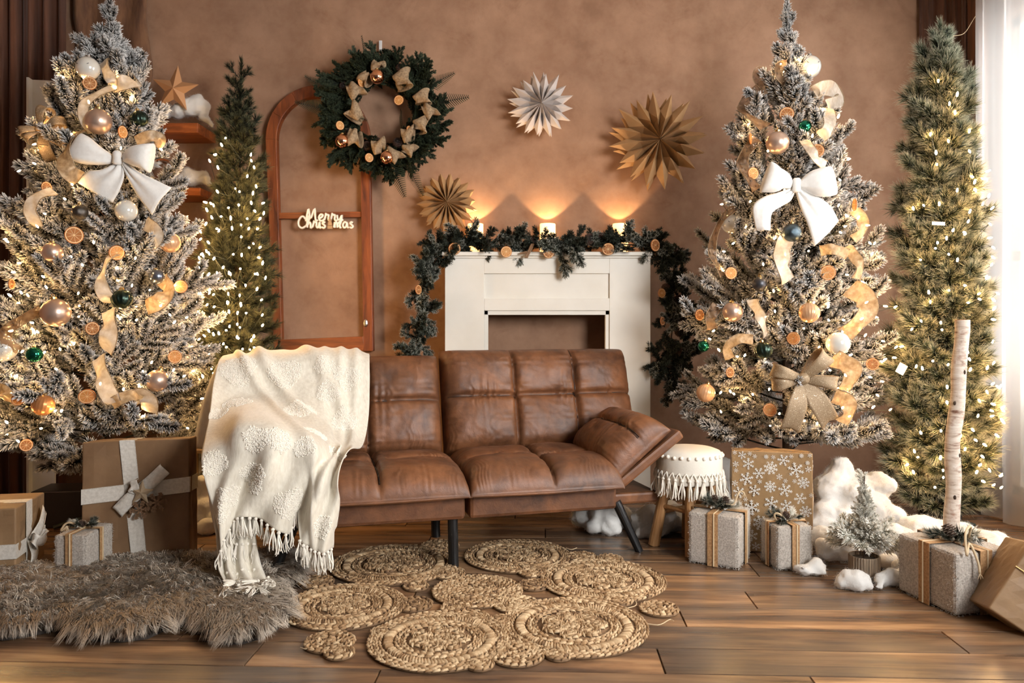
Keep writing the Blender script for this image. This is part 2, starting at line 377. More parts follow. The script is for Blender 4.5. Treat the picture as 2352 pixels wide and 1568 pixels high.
# ------------------------------------------------------------------ walls, ceiling
struct(part('wall_back', G().box(((XL+XR)/2, YW+.05, ZC/2), (XR-XL+.2, .1, ZC)), MT['plaster']))
struct(part('wall_left', G().box((XL-.05, 1.5, ZC/2), (.1, 6.0, ZC)), MT['plaster']))
struct(part('ceiling', G().box(((XL+XR)/2, 1.5, ZC+.05), (XR-XL+.2, 6.0, .1)), MT['ceiling_paint']))
g = G()
def wall_seg(y0, y1, z0, z1): g.box((XR+.06, (y0+y1)/2, (z0+z1)/2), (.12, y1-y0, z1-z0))
wall_seg(-1.5, -.9, 0, ZC); wall_seg(1.1, 1.93, 0, ZC); wall_seg(4.07, YW, 0, ZC)
for a, b in ((-.9, 1.1), (1.93, 4.07)): wall_seg(a, b, 0, .08); wall_seg(a, b, 2.62, ZC)
struct(part('wall_right', g, MT['plaster']))
for i, (a, b) in enumerate(((1.93, 4.07), (-.9, 1.1))):  # second entry is an unseen window, added to go with the fill light
    w = struct(link('window_%d' % (i+1), None)); w.location = (XR, (a+b)/2, .08)
    hw = (b-a)/2; g = G()
    for y in (-hw+.03, 0, hw-.03): g.box((.08, y, 1.27), (.05, .06, 2.54))
    for z in (.03, 1.27, 2.51): g.box((.08, 0, z), (.05, 2*hw, .05))
    part('window_frame', g, MT['white_paint'], w)
    part('pane', G().box((.085, 0, 1.27), (.004, 2*hw-.08, 2.46)), MT['pane'], w)

# ------------------------------------------------------------------ curtains
def curtain(name, label, path, z0, z1, amp, n_fold, mat, rod=False, thick=.002, seed=1):
    r = random.Random(seed); P = smoothpath(path, n_fold*10+1); m = len(P)
    T = np.gradient(P, axis=0); T /= np.linalg.norm(T, axis=1)[:, None]; Nn = np.stack([-T[:, 1], T[:, 0]], 1)
    ph = np.cumsum([r.uniform(.7, 1.3) for _ in range(m)]); ph = ph/ph[-1]*n_fold*2*math.pi
    rows = []
    for k, z in enumerate(np.linspace(z0, z1, 9)):
        f = 1-.3*(k/8); o = np.sin(ph+.25*math.sin(k*.7))*amp*f+np.sin(ph*2.3+1)*amp*.25
        rows.append(np.column_stack([P+Nn*o[:, None], np.full(m, z)]))
    b = np.array([P[:, 0].mean(), P[:, 1].mean(), 0])
    t = thing(name, label, 'curtain', b)
    part('curtain_panel', G().grid(np.array(rows)-b), mat, t, smooth=True)
    g = G().tube([(p[0]-b[0], p[1]-b[1], z1+.02) for p in P[::10]], .012, 8); part('rod', g, MT['dark_wood'], t)
    return t
curtain('sheer_curtain', 'bright white sheer curtain hanging over the window at right', [(2.452, 4.05), (2.46, 3.2), (2.46, 2.5), (2.46, 1.86)], .01, 2.9, .028, 15, MT['sheer'], seed=3)
curtain('brown_drape', 'dark brown drape in the right corner beside the white sheer curtain', [(2.37, 4.43), (2.5, 4.40), (2.58, 4.33)], .01, 2.92, .018, 4, MT['brown_drape'], seed=5)
curtain('brown_drape', 'dark brown pleated drape at the left edge behind the large tree', [(-3.2, 4.05), (-3.0, 4.3), (-2.8, 4.36), (-2.56, 4.38)], .01, 2.92, .026, 8, MT['brown_drape'], seed=8)
b = part('trim_1', G().box((0, 0, 1.45), (.05, .10, 2.9)), MT['dark_wood'], None, M=TR((2.53, 4.14, 0))); struct(b)
# strand of twine hanging by the drape
g = G().tube(smoothpath([W(2168, 83, 4.0), W(2195, 82, 4.0), W(2216, 75, 4.0), W(2236, 44, 4.05), W(2252, 20, 4.1)], 14), .0016, 5)
tag(part('twine_strand', g, MT['twine']), 'thin tan strand of twine between right slim tree tip and sheer curtain', 'twine')
# ------------------------------------------------------------------ sofa
SO = Vector((-.178, 3.09, 0)); SA = math.radians(15)
eu = Vector((math.cos(SA), math.sin(SA), 0)); ev = Vector((-math.sin(SA), math.cos(SA), 0))
sofa = thing('sofa', 'brown distressed leather futon sofa with tufted seat, split back and black legs', 'sofa', SO, (0, 0, SA))
def SW(u, v, z): return SO+eu*u+ev*v+Vector((0, 0, z))
def fbm(x, y, seed=0):
    r = np.random.RandomState(seed); o = 0
    for k in range(5):
        fx, fy = r.uniform(.6, 1.6, 2)*2**k; a, b = r.uniform(0, 6.28, 2); th = r.uniform(0, 3.14)
        X = x*np.cos(th)+y*np.sin(th); Y = -x*np.sin(th)+y*np.cos(th); o = o+np.sin(X*fx*6+a+np.sin(Y*fy*5+b))*.5**k
    return o
def cushion(name, O, A, B, Nn, T, ss, ts, parent, ns=150, nt=84, n_s=10, n_t=6, seam=.034, bulge=.016, seed=0, gather=None, mat='leather', droop=0):
    """closed padded slab: base plane O + s*A + t*B, padded height T along Nn, seams at ss / ts"""
    O, A, B, Nn = [np.array(x, float) for x in (O, A, B, Nn)]; la, lb = np.linalg.norm(A), np.linalg.norm(B)
    x = np.linspace(0, 1, ns); y = np.linspace(0, 1, nt)
    x = .5-.5*np.cos(np.pi*x)*(.55+.45*np.abs(np.cos(np.pi*x))) if False else x
    x = np.clip((x-.5)*1.0+.5, 0, 1); x = .5+.5*np.sign(x-.5)*(1-(1-np.abs(2*x-1))**1.5); y = .5+.5*np.sign(y-.5)*(1-(1-np.abs(2*y-1))**1.5)
    S, Tt = np.meshgrid(x, y, indexing='ij')
    es = (1-np.abs(2*S-1)**n_s)**(1/3.0); et = (1-np.abs(2*Tt-1)**n_t)**(1/2.2)
    h = T*es*et
    def cells(v, cuts):
        e = [0]+list(cuts)+[1]; out = np.zeros_like(v)
        for a, b in zip(e[:-1], e[1:]):
            m = (v >= a) & (v <= b); q = (v-a)/(b-a); out[m] = (4*q*(1-q))[m]
        return out
    h = h+bulge*(cells(S, ss)*cells(Tt, ts))**.33*es*et
    for c in ss: h -= seam*np.exp(-np.abs((S-c)*la/.0085)**1.2)*es*et
    for c in ts: h -= seam*np.exp(-np.abs((Tt-c)*lb/.0085)**1.2)*es*et
    # puckers running into the seams and edges
    w = np.zeros_like(h)
    for c in list(ts)+[0, 1]: w += np.exp(-np.abs(Tt-c)*lb/.045)*np.sin(S*la*95+4*np.sin(S*31+seed)+seed)*(.5+.5*np.sin(S*17+c*9+seed))
    for c in list(ss)+[0, 1]: w += .6*np.exp(-np.abs(S-c)*la/.05)*np.sin(Tt*lb*80+4*np.sin(Tt*23+seed)+seed*2)
    for c, wd in [(q, .05) for q in ts]+[(0, .075), (1, .05)]: w += .75*np.exp(-(np.abs(Tt-c)*lb/wd)**1.5)*np.sin(S*la*235+6*np.sin(S*la*40+seed)+3*np.sin(Tt*lb*60))*np.clip(.35+.65*np.sin(S*la*27+c*5+seed*1.7), 0, 1)
    h = h+(.0050*w+.0045*fbm(S*la*1.6, Tt*lb*1.6, seed))*es*et
    h = np.maximum(h, 0)
    # rounded plan: pull in corners
    P = O+S[..., None]*A+Tt[..., None]*B+h[..., None]*Nn
    if droop: P = P-np.array([0, 0, 1.0])*(droop*np.clip(1-Tt*lb/.12, 0, 1)**2)[..., None]
    g = G().grid(P, flip=True)
    base = O+S[..., None]*A+Tt[..., None]*B
    # underside: boundary loop closed with one ngon
    idx = [i*nt for i in range(ns)]+[(ns-1)*nt+j for j in range(1, nt)]+[i*nt+nt-1 for i in range(ns-2, -1, -1)]+[j for j in range(nt-2, 0, -1)]
    g.F.append(tuple(idx))
    c = part(name, g, MATS[mat], parent, smooth=True); CUSH.append((P.reshape(-1, 3), [f for f in g.F if len(f) == 4]))
    # stitched seams as sub-parts
    def at(s, t):
        i = min(range(ns), key=lambda k: abs(x[k]-s)); j = min(range(nt), key=lambda k: abs(y[k]-t)); return P[i, j]
    for k in ss:
        pts = np.array([at(k, q) for q in np.linspace(.06, .96, 26)])+Nn*.0035
        for d in (-1, 1): part('seam', G().tube(pts+A/la*.0042*d, .0026, 5), MATS['seam'], c)
    for k in ts:
        pts = np.array([at(q, k) for q in np.linspace(.02, .98, 40)])+Nn*.0035
        for d in (-1, 1): part('seam', G().tube(pts+B/lb*.0042*d, .0026, 5), MATS['seam'], c)
    return c
def boxbev(name, c, d, mat, parent, bev=.012, M=None):
    return part(name, G().box(c, d, M), mat, parent, bevel=bev)
HS = .655; CUSH = []
for s in (-1, 1):
    x0, x1 = (0.008, HS) if s > 0 else (-HS, -.008)
    # upholstered frame boxes under the seat
    boxbev('seat_frame', ((x0+x1)/2, .30, .255), (x1-x0, .58, .115), MT['leather'], sofa, .016)
    boxbev('seat_frame', (s*(HS+.115), .30, .225), (.22, .46, .05), MT['leather'], sofa, .012)
    cs = (.535,) if s > 0 else (.46,)
    cushion('seat_cushion', (x0-.008, -.055, .300), (x1-x0+.016, 0, 0), (0, .58, 0), (0, 0, 1), .112, cs, (.47,), sofa, seed=3+s, n_t=5, bulge=.022)
    part('welt', G().tube(smoothpath([(x0, -.052, .305), ((x0+x1)/2, -.060, .303), (x1, -.052, .305)], 20), .006, 6), MT['leather'], sofa)
    # back cushion leaning backwards
    b0, b1 = (.006, .985) if s > 0 else (-.985, -.006)
    hb = .475 if s > 0 else .452
    A = Vector((b1-b0, 0, 0)); B = Vector((0, .155, hb)); Nn = Vector((0, -.475, .155)).normalized()
    cut = (.36, .68) if s > 0 else (.32, .64)
    cushion('backrest', Vector((b0, .608, .350)), A, B*1.05, Nn, .125, cut, (.52,), sofa, ns=170, nt=90, seed=11+s, n_t=7, n_s=14, bulge=.020)
    boxbev('back_board', ((b0+b1)/2, .70, .60), (b1-b0-.02, .05, .42), MT['leather'], sofa, .012, Matrix.Rotation(-.31, 3, 'X').to_4x4())
    # arm: padded flap folded up on a board
    hx, hz = s*(HS+.005), .30; th = math.radians(39 if s > 0 else 33); dl = .34
    B = Vector((s*math.cos(th)*dl, 0, math.sin(th)*dl)); Nn = Vector((-s*math.sin(th), 0, math.cos(th)))
    A = Vector((0, .50, 0)); O = Vector((hx, -.01, hz))+Nn*.028
    if s > 0: O = O+A; A = -A
    arm = cushion('armrest', O, A, B*.97, Nn, .132, (), (.60,), sofa, ns=100, nt=84, n_s=5, n_t=3.6, seed=21+s, seam=.012, bulge=.02)
    Bb = Matrix.Rotation(s*math.radians(3), 3, 'Y') @ B; bc = Vector((hx, .24, hz))+Bb*.55-Nn*.004; B = Bb
    boxbev('arm_board', bc, (dl*1.06, .47, .045), MT['leather'], sofa, .012, basis(B.normalized(), Vector((0, 1, 0)), B.normalized().cross(Vector((0, 1, 0)))).to_3x3().to_4x4())
    # corner legs, splayed
    for v0, dv in ((.07, -.035), (.52, .06)):
        part('leg', G().tube([(s*(HS+.02), v0, .215), (s*(HS+.115), v0+dv, .0)], [.021, .017], 14), MT['black_metal'], sofa, smooth=False)
for v in (.05, .50):
    part('leg', G().tube([(-.055, v, .215), (-.05, v, .0)], [.021, .021], 14), MT['black_metal'], sofa)

# ------------------------------------------------------------------ throw blanket
def onv(px, py, v):                    # where the sight line meets the sofa's plane of depth v
    d = Vector(((px-CX)/FPX, 1, -(py-CY)/FPX)); o = Vector((0, 0, HC))-SO
    t = (v-o.dot(ev))/d.dot(ev); p = Vector((0, 0, HC))+d*t; return p
blanket = thing('throw_blanket', 'cream woven throw with tufted dots and fringe draped over sofa arm', 'blanket', SW(-.75, 0, 0))
BB = np.array(blanket.location)
def sheet(ctrl, na, nb):
    C = np.array([[onv(*p) for p in col] for col in ctrl])        # columns x rows
    rows = np.array([smoothpath(C[i], nb) for i in range(len(C))])
    return np.array([smoothpath(rows[:, j], na) for j in range(nb)]).transpose(1, 0, 2)
def normals(P):
    da = np.gradient(P, axis=0); db = np.gradient(P, axis=1); n = np.cross(da, db); return n/(np.linalg.norm(n, axis=2)[..., None]+1e-9)
main = [
 [(530,850,.88),(520,826,.80),(506,834,.62),(490,885,.50),(482,945,.34),(477,1000,.16),(475,1050,-.02),(480,1105,-.05),(494,1180,-.06),(514,1296,-.06)],
 [(575,850,.88),(566,818,.80),(556,826,.60),(546,872,.54),(540,922,.46),(540,955,.24),(552,990,-.05),(556,1060,-.08),(544,1125,-.08),(540,1192,-.08)],
 [(645,850,.88),(640,814,.80),(632,822,.60),(626,872,.54),(620,922,.46),(620,952,.24),(632,988,-.06),(634,1060,-.10),(618,1130,-.09),(605,1196,-.09)],
 [(712,850,.88),(708,810,.80),(704,818,.60),(700,870,.54),(696,932,.44),(698,980,.24),(716,1020,-.04),(706,1075,-.09),(690,1150,-.09),(672,1232,-.09)],
 [(785,850,.88),(784,808,.80),(782,816,.60),(781,870,.53),(779,945,.46),(776,1005,.36),(766,1046,.10),(752,1085,-.09),(736,1160,-.10),(718,1256,-.09)],
 [(846,850,.88),(846,820,.80),(847,828,.60),(848,880,.53),(845,960,.46),(832,1026,.34),(803,1056,.06),(778,1092,-.10),(780,1160,-.10),(766,1262,-.09)]]
NA, NB = 110, 130
Pm = sheet(main, NA, NB); nm = normals(Pm)
if nm[NA//2, NB//2].dot([0, -1, 0]) < 0: nm = -nm
a = np.linspace(0, 1, NA)[:, None]; b = np.linspace(0, 1, NB)[None, :]
lower = np.clip((b-.58)/.25, 0, 1)
fold = .020*np.sin(a*30+5*b+1.2*np.sin(b*7))*lower+.018*np.sin(a*17+3*np.sin(b*3.5)+.6)*(.25+.75*lower)
dg = a*1.3-b; fold = fold+.024*np.exp(-((dg-.05)/.035)**2)+.026*np.exp(-((dg-.30+.1*np.sin(b*6))/.045)**2)*(b < .75)+.020*np.exp(-((dg-.62)/.05)**2)
fold = fold+.014*np.exp(-((a-.80)/.022)**2)*(1-lower)+.014*np.exp(-((a-.90)/.028)**2)*(1-lower)+.010*np.exp(-((a-.70)/.02)**2)*(1-lower)
fold = fold+.004*fbm(a*2+0*b, b*2+0*a, 5)
Pm = Pm+nm*(fold+.012)[..., None]
from mathutils.bvhtree import BVHTree
Rz = np.array(Matrix.Rotation(SA, 3, 'Z')); bvs = [BVHTree.FromPolygons([tuple(Rz@p+np.array(SO)) for p in V_], F_) for V_, F_ in CUSH]
def clear(P, gap=.009):
    for i in range(P.shape[0]):
        for j in range(P.shape[1]):
            for bv in bvs:
                q, n_, _, d_ = bv.find_nearest(Vector(P[i, j]), .14)
                if q is not None:
                    sgn = (Vector(P[i, j])-q).dot(n_)
                    if sgn < gap: P[i, j] = np.array(q+n_*gap) if d_ < .12 else P[i, j]
    return P
Pm = clear(Pm); k3 = np.array([.25, .5, .25])
for _ in range(2):
    Q = Pm.copy(); Q[1:-1] = Pm[1:-1]*.5+(Pm[:-2]+Pm[2:])*.25; Q[:, 1:-1] = Q[:, 1:-1]*.5+(Q[:, :-2]+Q[:, 2:])*.25; Pm = Q
Pm = clear(Pm, .005)
part('cloth', G().grid(Pm-BB), MT['throw'], blanket, smooth=True, solid=.004)
under = [
 [(480,1080,.0),(488,1150,-.02),(500,1230,-.04),(505,1310,-.07),(520,1352,-.16),(512,1368,-.21)],
 [(520,1080,.0),(520,1150,-.02),(522,1230,-.05),(530,1310,-.08),(552,1356,-.18),(556,1376,-.25)],
 [(560,1080,.0),(556,1150,-.02),(556,1230,-.05),(562,1305,-.08),(588,1350,-.17),(600,1372,-.25)],
 [(600,1080,.0),(588,1150,-.02),(586,1230,-.04),(600,1300,-.07),(622,1345,-.14),(634,1362,-.20)]]
Pu = sheet(under, 50, 60); nu = normals(Pu)
if nu[25, 20].dot([0, -1, 0]) < 0: nu = -nu
au = np.linspace(0, 1, 50)[:, None]; bu = np.linspace(0, 1, 60)[None, :]
Pu = Pu+nu*(.014*np.sin(au*20+bu*3)+.010*np.clip((bu-.7)/.1, 0, 1)*np.sin(bu*55+au*9))[..., None]
Pu[..., 2] = np.maximum(Pu[..., 2], .065)
part('cloth_fold', G().grid(Pu-BB), MT['throw'], blanket, smooth=True, solid=.004)
flap = [
 [(520,846,.84),(498,838,.74),(470,900,.62),(452,965,.60),(440,1028,.58)],
 [(535,846,.84),(510,834,.72),(488,900,.58),(476,965,.56),(470,1032,.54)],
 [(550,846,.84),(530,832,.70),(508,900,.52),(500,965,.50),(494,1040,.48)]]
Pf = sheet(flap, 30, 40); nf = normals(Pf)
Pf = Pf+nf*(.008*np.sin(np.linspace(0, 1, 30)[:, None]*12+np.linspace(0, 1, 40)[None, :]*2))[..., None]
part('cloth_flap', G().grid(Pf-BB), MT['throw'], blanket, smooth=True, solid=.004)
outer = [
 [(482,1030,.35),(478,1100,.30),(484,1170,.26),(500,1240,.22)],
 [(500,1030,.15),(500,1100,.12),(508,1170,.10),(520,1240,.08)]]
Po = sheet(outer, 12, 24)
part('cloth_flap', G().grid(Po-BB), MT['throw'], blanket, smooth=True, solid=.004)
# tufted dots
scr = np.stack([CX+FPX*Pm[..., 0]/Pm[..., 1], CY-FPX*(Pm[..., 2]-HC)/Pm[..., 1]], -1)
rs = np.random.RandomState(4)
def tuftpatch(px, py, r):
    d = np.hypot(scr[..., 0]-px, scr[..., 1]-py); d[:, :int(NB*.14)] = 1e9
    i, j = np.unravel_index(np.argmin(d), d.shape); c = Pm[i, j]; R = r*c[1]/FPX
    dist = np.linalg.norm(Pm-c, axis=2); wob = R*(1+.12*np.sin(np.arctan2(Pm[..., 2]-c[2], Pm[..., 0]-c[0])*3+px))
    ii, jj = np.where(dist < wob)
    if len(ii) < 3: return
    g = G(); k = min(2400, max(420, int(1200*(R/.06)**2)))
    for _ in range(k):
        q = rs.randint(len(ii)); u, v = min(ii[q], NA-2), min(jj[q], NB-2); f, h = rs.rand(2)
        p = Pm[u, v]*(1-f)*(1-h)+Pm[u+1, v]*f*(1-h)+Pm[u, v+1]*(1-f)*h+Pm[u+1, v+1]*f*h
        n = nm[u, v]+rs.normal(0, .5, 3); n /= np.linalg.norm(n); L = rs.uniform(.004, .008)
        t1 = np.cross(n, [.3, .5, .8]); t1 /= np.linalg.norm(t1); t2 = np.cross(n, t1); w = rs.uniform(.0020, .0032)
        ring = [np.cos(x)*t1+np.sin(x)*t2 for x in (0, 1.57, 3.14, 4.71)]
        V = [p+w*.8*x for x in ring]+[p+n*L*.7+w*1.15*x for x in ring]+[p+n*L]
        g.add(np.array(V)-BB, [(0,1,5,4),(1,2,6,5),(2,3,7,6),(3,0,4,7),(4,5,8),(5,6,8),(6,7,8),(7,4,8)])
    part('tufted_dot', g, MT['throw_tuft'], blanket)
for t in ((546,848,38),(653,858,36),(744,833,24),(792,866,30),(543,926,32),(681,938,36),(499,950,26),(750,900,26),(788,962,30),(724,992,32),(640,1000,30),(585,1002,30),
          (492,1062,28),(584,1092,34),(527,1136,27),(665,1152,36),(772,1036,26),(700,1020,24),(505,1180,22),(735,1205,26)): tuftpatch(*t)
# fringe
def tassel_mesh(seed, L=.075, n=9):
    r = random.Random(seed); g = G(); g.sphere((0, 0, -.004), (.007, .007, .006), 8, 6)
    for k in range(n):
        a = r.uniform(0, 6.28); s = r.uniform(.002, .014); le = L*r.uniform(.8, 1.08); c = r.uniform(-.006, .006)
        g.tube(smoothpath([(0, 0, 0), (s*.5*math.cos(a), s*.5*math.sin(a), -le*.35), (s*math.cos(a)+c, s*math.sin(a), -le*.7), (s*1.1*math.cos(a)-c, s*1.1*math.sin(a), -le)], 6), [.0024, .0024, .0024, .0022, .002, .0012], 4)
    return g.mesh('tassel', MT['throw_tuft'])
TM = [tassel_mesh(i) for i in range(5)]
def fringe(P, n, z=0.0, tilt=.12, sc=1.0):
    for k in range(n):
        i = int((k+.5)/n*len(P)); p = np.array(P[i])-BB
        link('tassel', TM[k % 5], blanket, TR(p+np.array([0, -.004, z]), (rnd.uniform(-tilt, tilt), rnd.uniform(-tilt, tilt), rnd.uniform(0, 6)), sc*rnd.uniform(.9, 1.1)))
fringe(Pm[6:, -1], 24)
fringe(Pu[4:, 26], 7, 0, .2); fringe(Pu[10:45, 36], 6, 0, .25, .9)
for k in range(16):
    i, j = rnd.randint(3, 46), rnd.randint(46, 59); p = Pu[i, j]-BB; p[2] = max(p[2], .075)
    link('tassel', TM[k % 5], blanket, TR(p+np.array([0, -.012, .012]), (rnd.uniform(-1.9, -1.2), rnd.uniform(-.3, .3), rnd.uniform(-.9, 1.1)), rnd.uniform(.7, 1.0)))
# ------------------------------------------------------------------ conifers: every branch is an object (shared meshes)
def needle_block(g, P, D, L, R, tips=(0., .6, 1.), blunt=True):
    P, D = np.asarray(P), np.asarray(D); n = len(P); L = np.asarray(L)[:, None]; D = D/(np.linalg.norm(D, axis=1)[:, None]+1e-9)
    ref = np.where(np.abs(D[:, 2:3]) < .9, np.array([[0, 0, 1.0]]), np.array([[1.0, 0, 0]])); U = np.cross(D, ref); U /= np.linalg.norm(U, axis=1)[:, None]; Wv = np.cross(D, U)
    a = np.array([0, 2.094, 4.189]); ring = np.cos(a)[None, :, None]*U[:, None]+np.sin(a)[None, :, None]*Wv[:, None]
    if blunt:
        V = np.concatenate([P[:, None]+ring*R*.45, (P+D*L*.72)[:, None]+ring*R, (P+D*L)[:, None]], 1)
        base = [(0,1,4,3),(1,2,5,4),(2,0,3,5),(3,4,6),(4,5,6),(5,3,6)]; k = 7; t = [tips[0]]*3+[tips[1]]*3+[tips[2]]
    else:
        V = np.concatenate([P[:, None]+ring*R, (P+D*L)[:, None]], 1); base = [(0,1,3),(1,2,3),(2,0,3)]; k = 4; t = [tips[0]]*3+[tips[2]]
    F = [tuple(i*k+q for q in f) for i in range(n) for f in base]
    g.add(V.reshape(-1, 3), F, np.tile(t, n))
def branch_mesh(seed, L, ntw, nl, nr, dens, matname, spread=.9, start=.18, twl=.36, lift=.12, blunt=True, ang=.85, tips=(0., .6, 1.), curl=0.05, droop=0.0):
    r = np.random.RandomState(seed); g = G(); twigs = []
    x = np.linspace(0, 1, 9); main = np.column_stack([x*L, curl*L*np.sin(x*3+seed), lift*L*x**2-droop*L*x]); twigs.append((main, start))
    for k in range(ntw):
        f = .30+.6*(k+.5)/ntw; i = f*8; p = main[int(i)]*(1-i % 1)+main[min(int(i)+1, 8)]*(i % 1)
        sgn = 1 if k % 2 else -1; th = sgn*spread*r.uniform(.7, 1.1); le = L*twl*(1.15-f*.55)*r.uniform(.8, 1.15); up = r.uniform(-.15, .45)
        d = np.array([math.cos(th), math.sin(th), up]); q = np.linspace(0, 1, 5)[:, None]; twigs.append((p+d*le*q+np.array([0, 0, .12*le])*q**2, .12))
    for P, st in twigs:
        g.tube(P, np.linspace(.0045, .002, len(P))*(1.0 if len(P) > 5 else .7), 4, t=0.0)
        seg = np.linalg.norm(np.diff(P, axis=0), axis=1).sum(); n = int(seg*(1-st)*dens*100)
        q = st+(1-st)*np.sort(r.rand(n)); ii = q*(len(P)-1); i0 = np.minimum(ii.astype(int), len(P)-2); fr = (ii-i0)[:, None]
        B = P[i0]*(1-fr)+P[i0+1]*fr; T = P[i0+1]-P[i0]; T /= np.linalg.norm(T, axis=1)[:, None]
        az = r.uniform(0, 6.283, n); U = np.cross(T, [0.1, .2, 1]); U /= np.linalg.norm(U, axis=1)[:, None]; Wv = np.cross(T, U)
        a = ang*(1-.45*np.maximum(q-.8, 0)/.2)*r.uniform(.75, 1.2, n)
        D = T*np.cos(a)[:, None]+(U*np.cos(az)[:, None]+Wv*np.sin(az)[:, None])*np.sin(a)[:, None]
        needle_block(g, B, D, nl*r.uniform(.75, 1.15, n)*(1-.15*(q > .9)), nr, tips, blunt)
    return g.mesh('branch', MATS[matname], smooth=False)
def prof(tab, z):
    zs = [a for a, _ in tab]; return float(np.interp(z, zs[::-1] if zs[0] > zs[-1] else zs, [b for _, b in (tab[::-1] if zs[0] > zs[-1] else tab)]))
class Tree: pass
def build_tree(name, label, cx, cy, tab, zb, zt, meshes, layer, per, group, elev=(.55, .05), seed=1, tipmesh=None, fill=0.62):
    """tab: (z, radius) silhouette; meshes: list of (length, mesh)"""
    r = random.Random(seed); t = thing(name, label, 'tree', (cx, cy, 0), group=group)
    part('trunk', G().tube([(0, 0, 0), (0, 0, zt*.6), (0, 0, zt-.12)], [.026, .018, .006], 8), MT['bark'], t)
    st = G()
    for k in range(4): a = k*1.57+.4; st.tube([(0, 0, .12), (.1*math.cos(a), .1*math.sin(a), .05), (.24*math.cos(a), .24*math.sin(a), .012)], .011, 6)
    part('stand', st, MT['stand_green'], t)
    z = zb; off = 0.0; cnt = 0
    while z < zt-.05:
        R = prof(tab, z); n = max(3, int(per*R/.5+2.5)); f = (z-zb)/(zt-zb)
        for k in range(n):
            a = off+2*math.pi*(k+r.uniform(-.28, .28))/n
            if math.sin(a) > .35 and r.random() < .65: continue      # fewer on the wall side
            Rr = R*r.uniform(.84, 1.10)*(1.0 if r.random() < .68 else .76)
            el = elev[0]*f+elev[1]*(1-f)+r.uniform(-.14, .14); d = Vector((math.cos(a)*math.cos(el), math.sin(a)*math.cos(el), math.sin(el)))
            need = Rr/max(.3, math.cos(el)); L, me = min(meshes, key=lambda q: abs(q[0]-need*r.uniform(.86, 1.0)))
            me = r.choice([m for l, m in meshes if l == L]); sc = min(1.15, max(.75, need/L)); st0 = max(0.0, need-L*sc)
            p = Vector((0, 0, z+r.uniform(-.02, .02)-math.sin(el)*need*.8))+d*st0
            if p.z < .1: p.z = .1
            link('branch', me, t, aim(p, d, r.uniform(-.8, .8), sc)); cnt += 1
        off += 2.4; z += layer*(.75+.5*(1-f)) if fill else layer
    if tipmesh:
        link('branch', tipmesh, t, aim((0, 0, zt-.27), (0.02, 0, 1), 0, 1.0))
        for k in range(4):
            a = k*1.6+.3; link('branch', min(meshes, key=lambda q: q[0])[1], t, aim((0, 0, zt-.25-.03*k), (math.cos(a)*.7, math.sin(a)*.7, .75), k, .8))
    o = Tree(); o.e = t; o.c = Vector((cx, cy, 0)); o.tab = tab; o.zb = zb; o.zt = zt; return o
def surf(tr, px, py, k=.92):           # first point where a sight line meets the tree's outline cone
    d = Vector(((px-CX)/FPX, 1, -(py-CY)/FPX)); best = None
    for Y in np.arange(tr.c.y-.75, tr.c.y+.05, .006):
        p = Vector((0, 0, HC))+d*Y; R = prof(tr.tab, p.z)*k
        if math.hypot(p.x-tr.c.x, p.y-tr.c.y) <= R: best = p; break
    return best or Vector((0, 0, HC))+d*tr.c.y
BULB = G()
BULB.lathe([(.0005, .016), (.003, .013), (.0045, .007), (.0045, .001), (.003, -.003), (.0005, -.005)], 7)
BULBM = BULB.mesh('bulb', MT['bulb'], True)
def lights(tr, label, n, seed, group, kmin=.70, kmax=1.0, zlo=None, front=True):
    r = random.Random(seed); t = thing('light_string', label, 'string lights', tr.c, group=group); pts = []
    z0 = zlo if zlo is not None else tr.zb+.09; k = 0
    while len(pts) < n:
        k += 1
        z = z0+(tr.zt-.22-z0)*(1-math.sqrt(1-r.random()))
        R = prof(tr.tab, z); q = r.uniform(-1, 1)*.98; kf = r.uniform(kmin, kmax)   # bulbs sit on the outer tips, spread evenly over the side that faces the room
        p = Vector((q*R*min(kf, 1.0), -math.sqrt(1-q*q)*R*kf-.02, z))
        if any((p-q).length < .045 for q in pts[-60:]): continue
        pts.append(p)
    pts.sort(key=lambda p: (round(p.z/.14), (p.x if int(round(p.z/.14)) % 2 else -p.x)))
    wire = G(); W_ = []
    for i in range(len(pts)-1):
        a, b = pts[i], pts[i+1]; m = (a+b)/2*1.0; m = Vector((m.x*.7, m.y*.7, m.z-.02)); W_.append((a, m, b))
    for a, m, b in W_: wire.tube([a, m, b], .0014, 3, cap=False)
    part('wire', wire, MT['wire'], t)
    bs = .95 if tr.tab[-1][1] < .35 else .85
    for p in pts:
        link('bulb', BULBM, t, aim(p, Vector((p.x, p.y, .4*r.uniform(-1, 1.5))), 0, bs*r.uniform(.9, 1.15)) @ Matrix.Rotation(math.pi/2, 4, 'Y'))
    return t

FLK = []
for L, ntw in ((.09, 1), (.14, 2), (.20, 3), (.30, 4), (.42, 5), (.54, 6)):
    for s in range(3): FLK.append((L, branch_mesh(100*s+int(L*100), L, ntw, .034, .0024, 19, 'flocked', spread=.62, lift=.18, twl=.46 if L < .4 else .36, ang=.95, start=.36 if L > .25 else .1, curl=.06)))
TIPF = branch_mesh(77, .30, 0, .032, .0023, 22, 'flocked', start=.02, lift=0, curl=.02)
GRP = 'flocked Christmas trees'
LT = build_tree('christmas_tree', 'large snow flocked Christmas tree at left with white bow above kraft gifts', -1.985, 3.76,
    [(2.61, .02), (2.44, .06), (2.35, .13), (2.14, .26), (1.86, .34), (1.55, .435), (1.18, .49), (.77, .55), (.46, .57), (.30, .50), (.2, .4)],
    .36, 2.61, FLK, .108, 11, GRP, elev=(.95, .02), seed=5, tipmesh=TIPF)
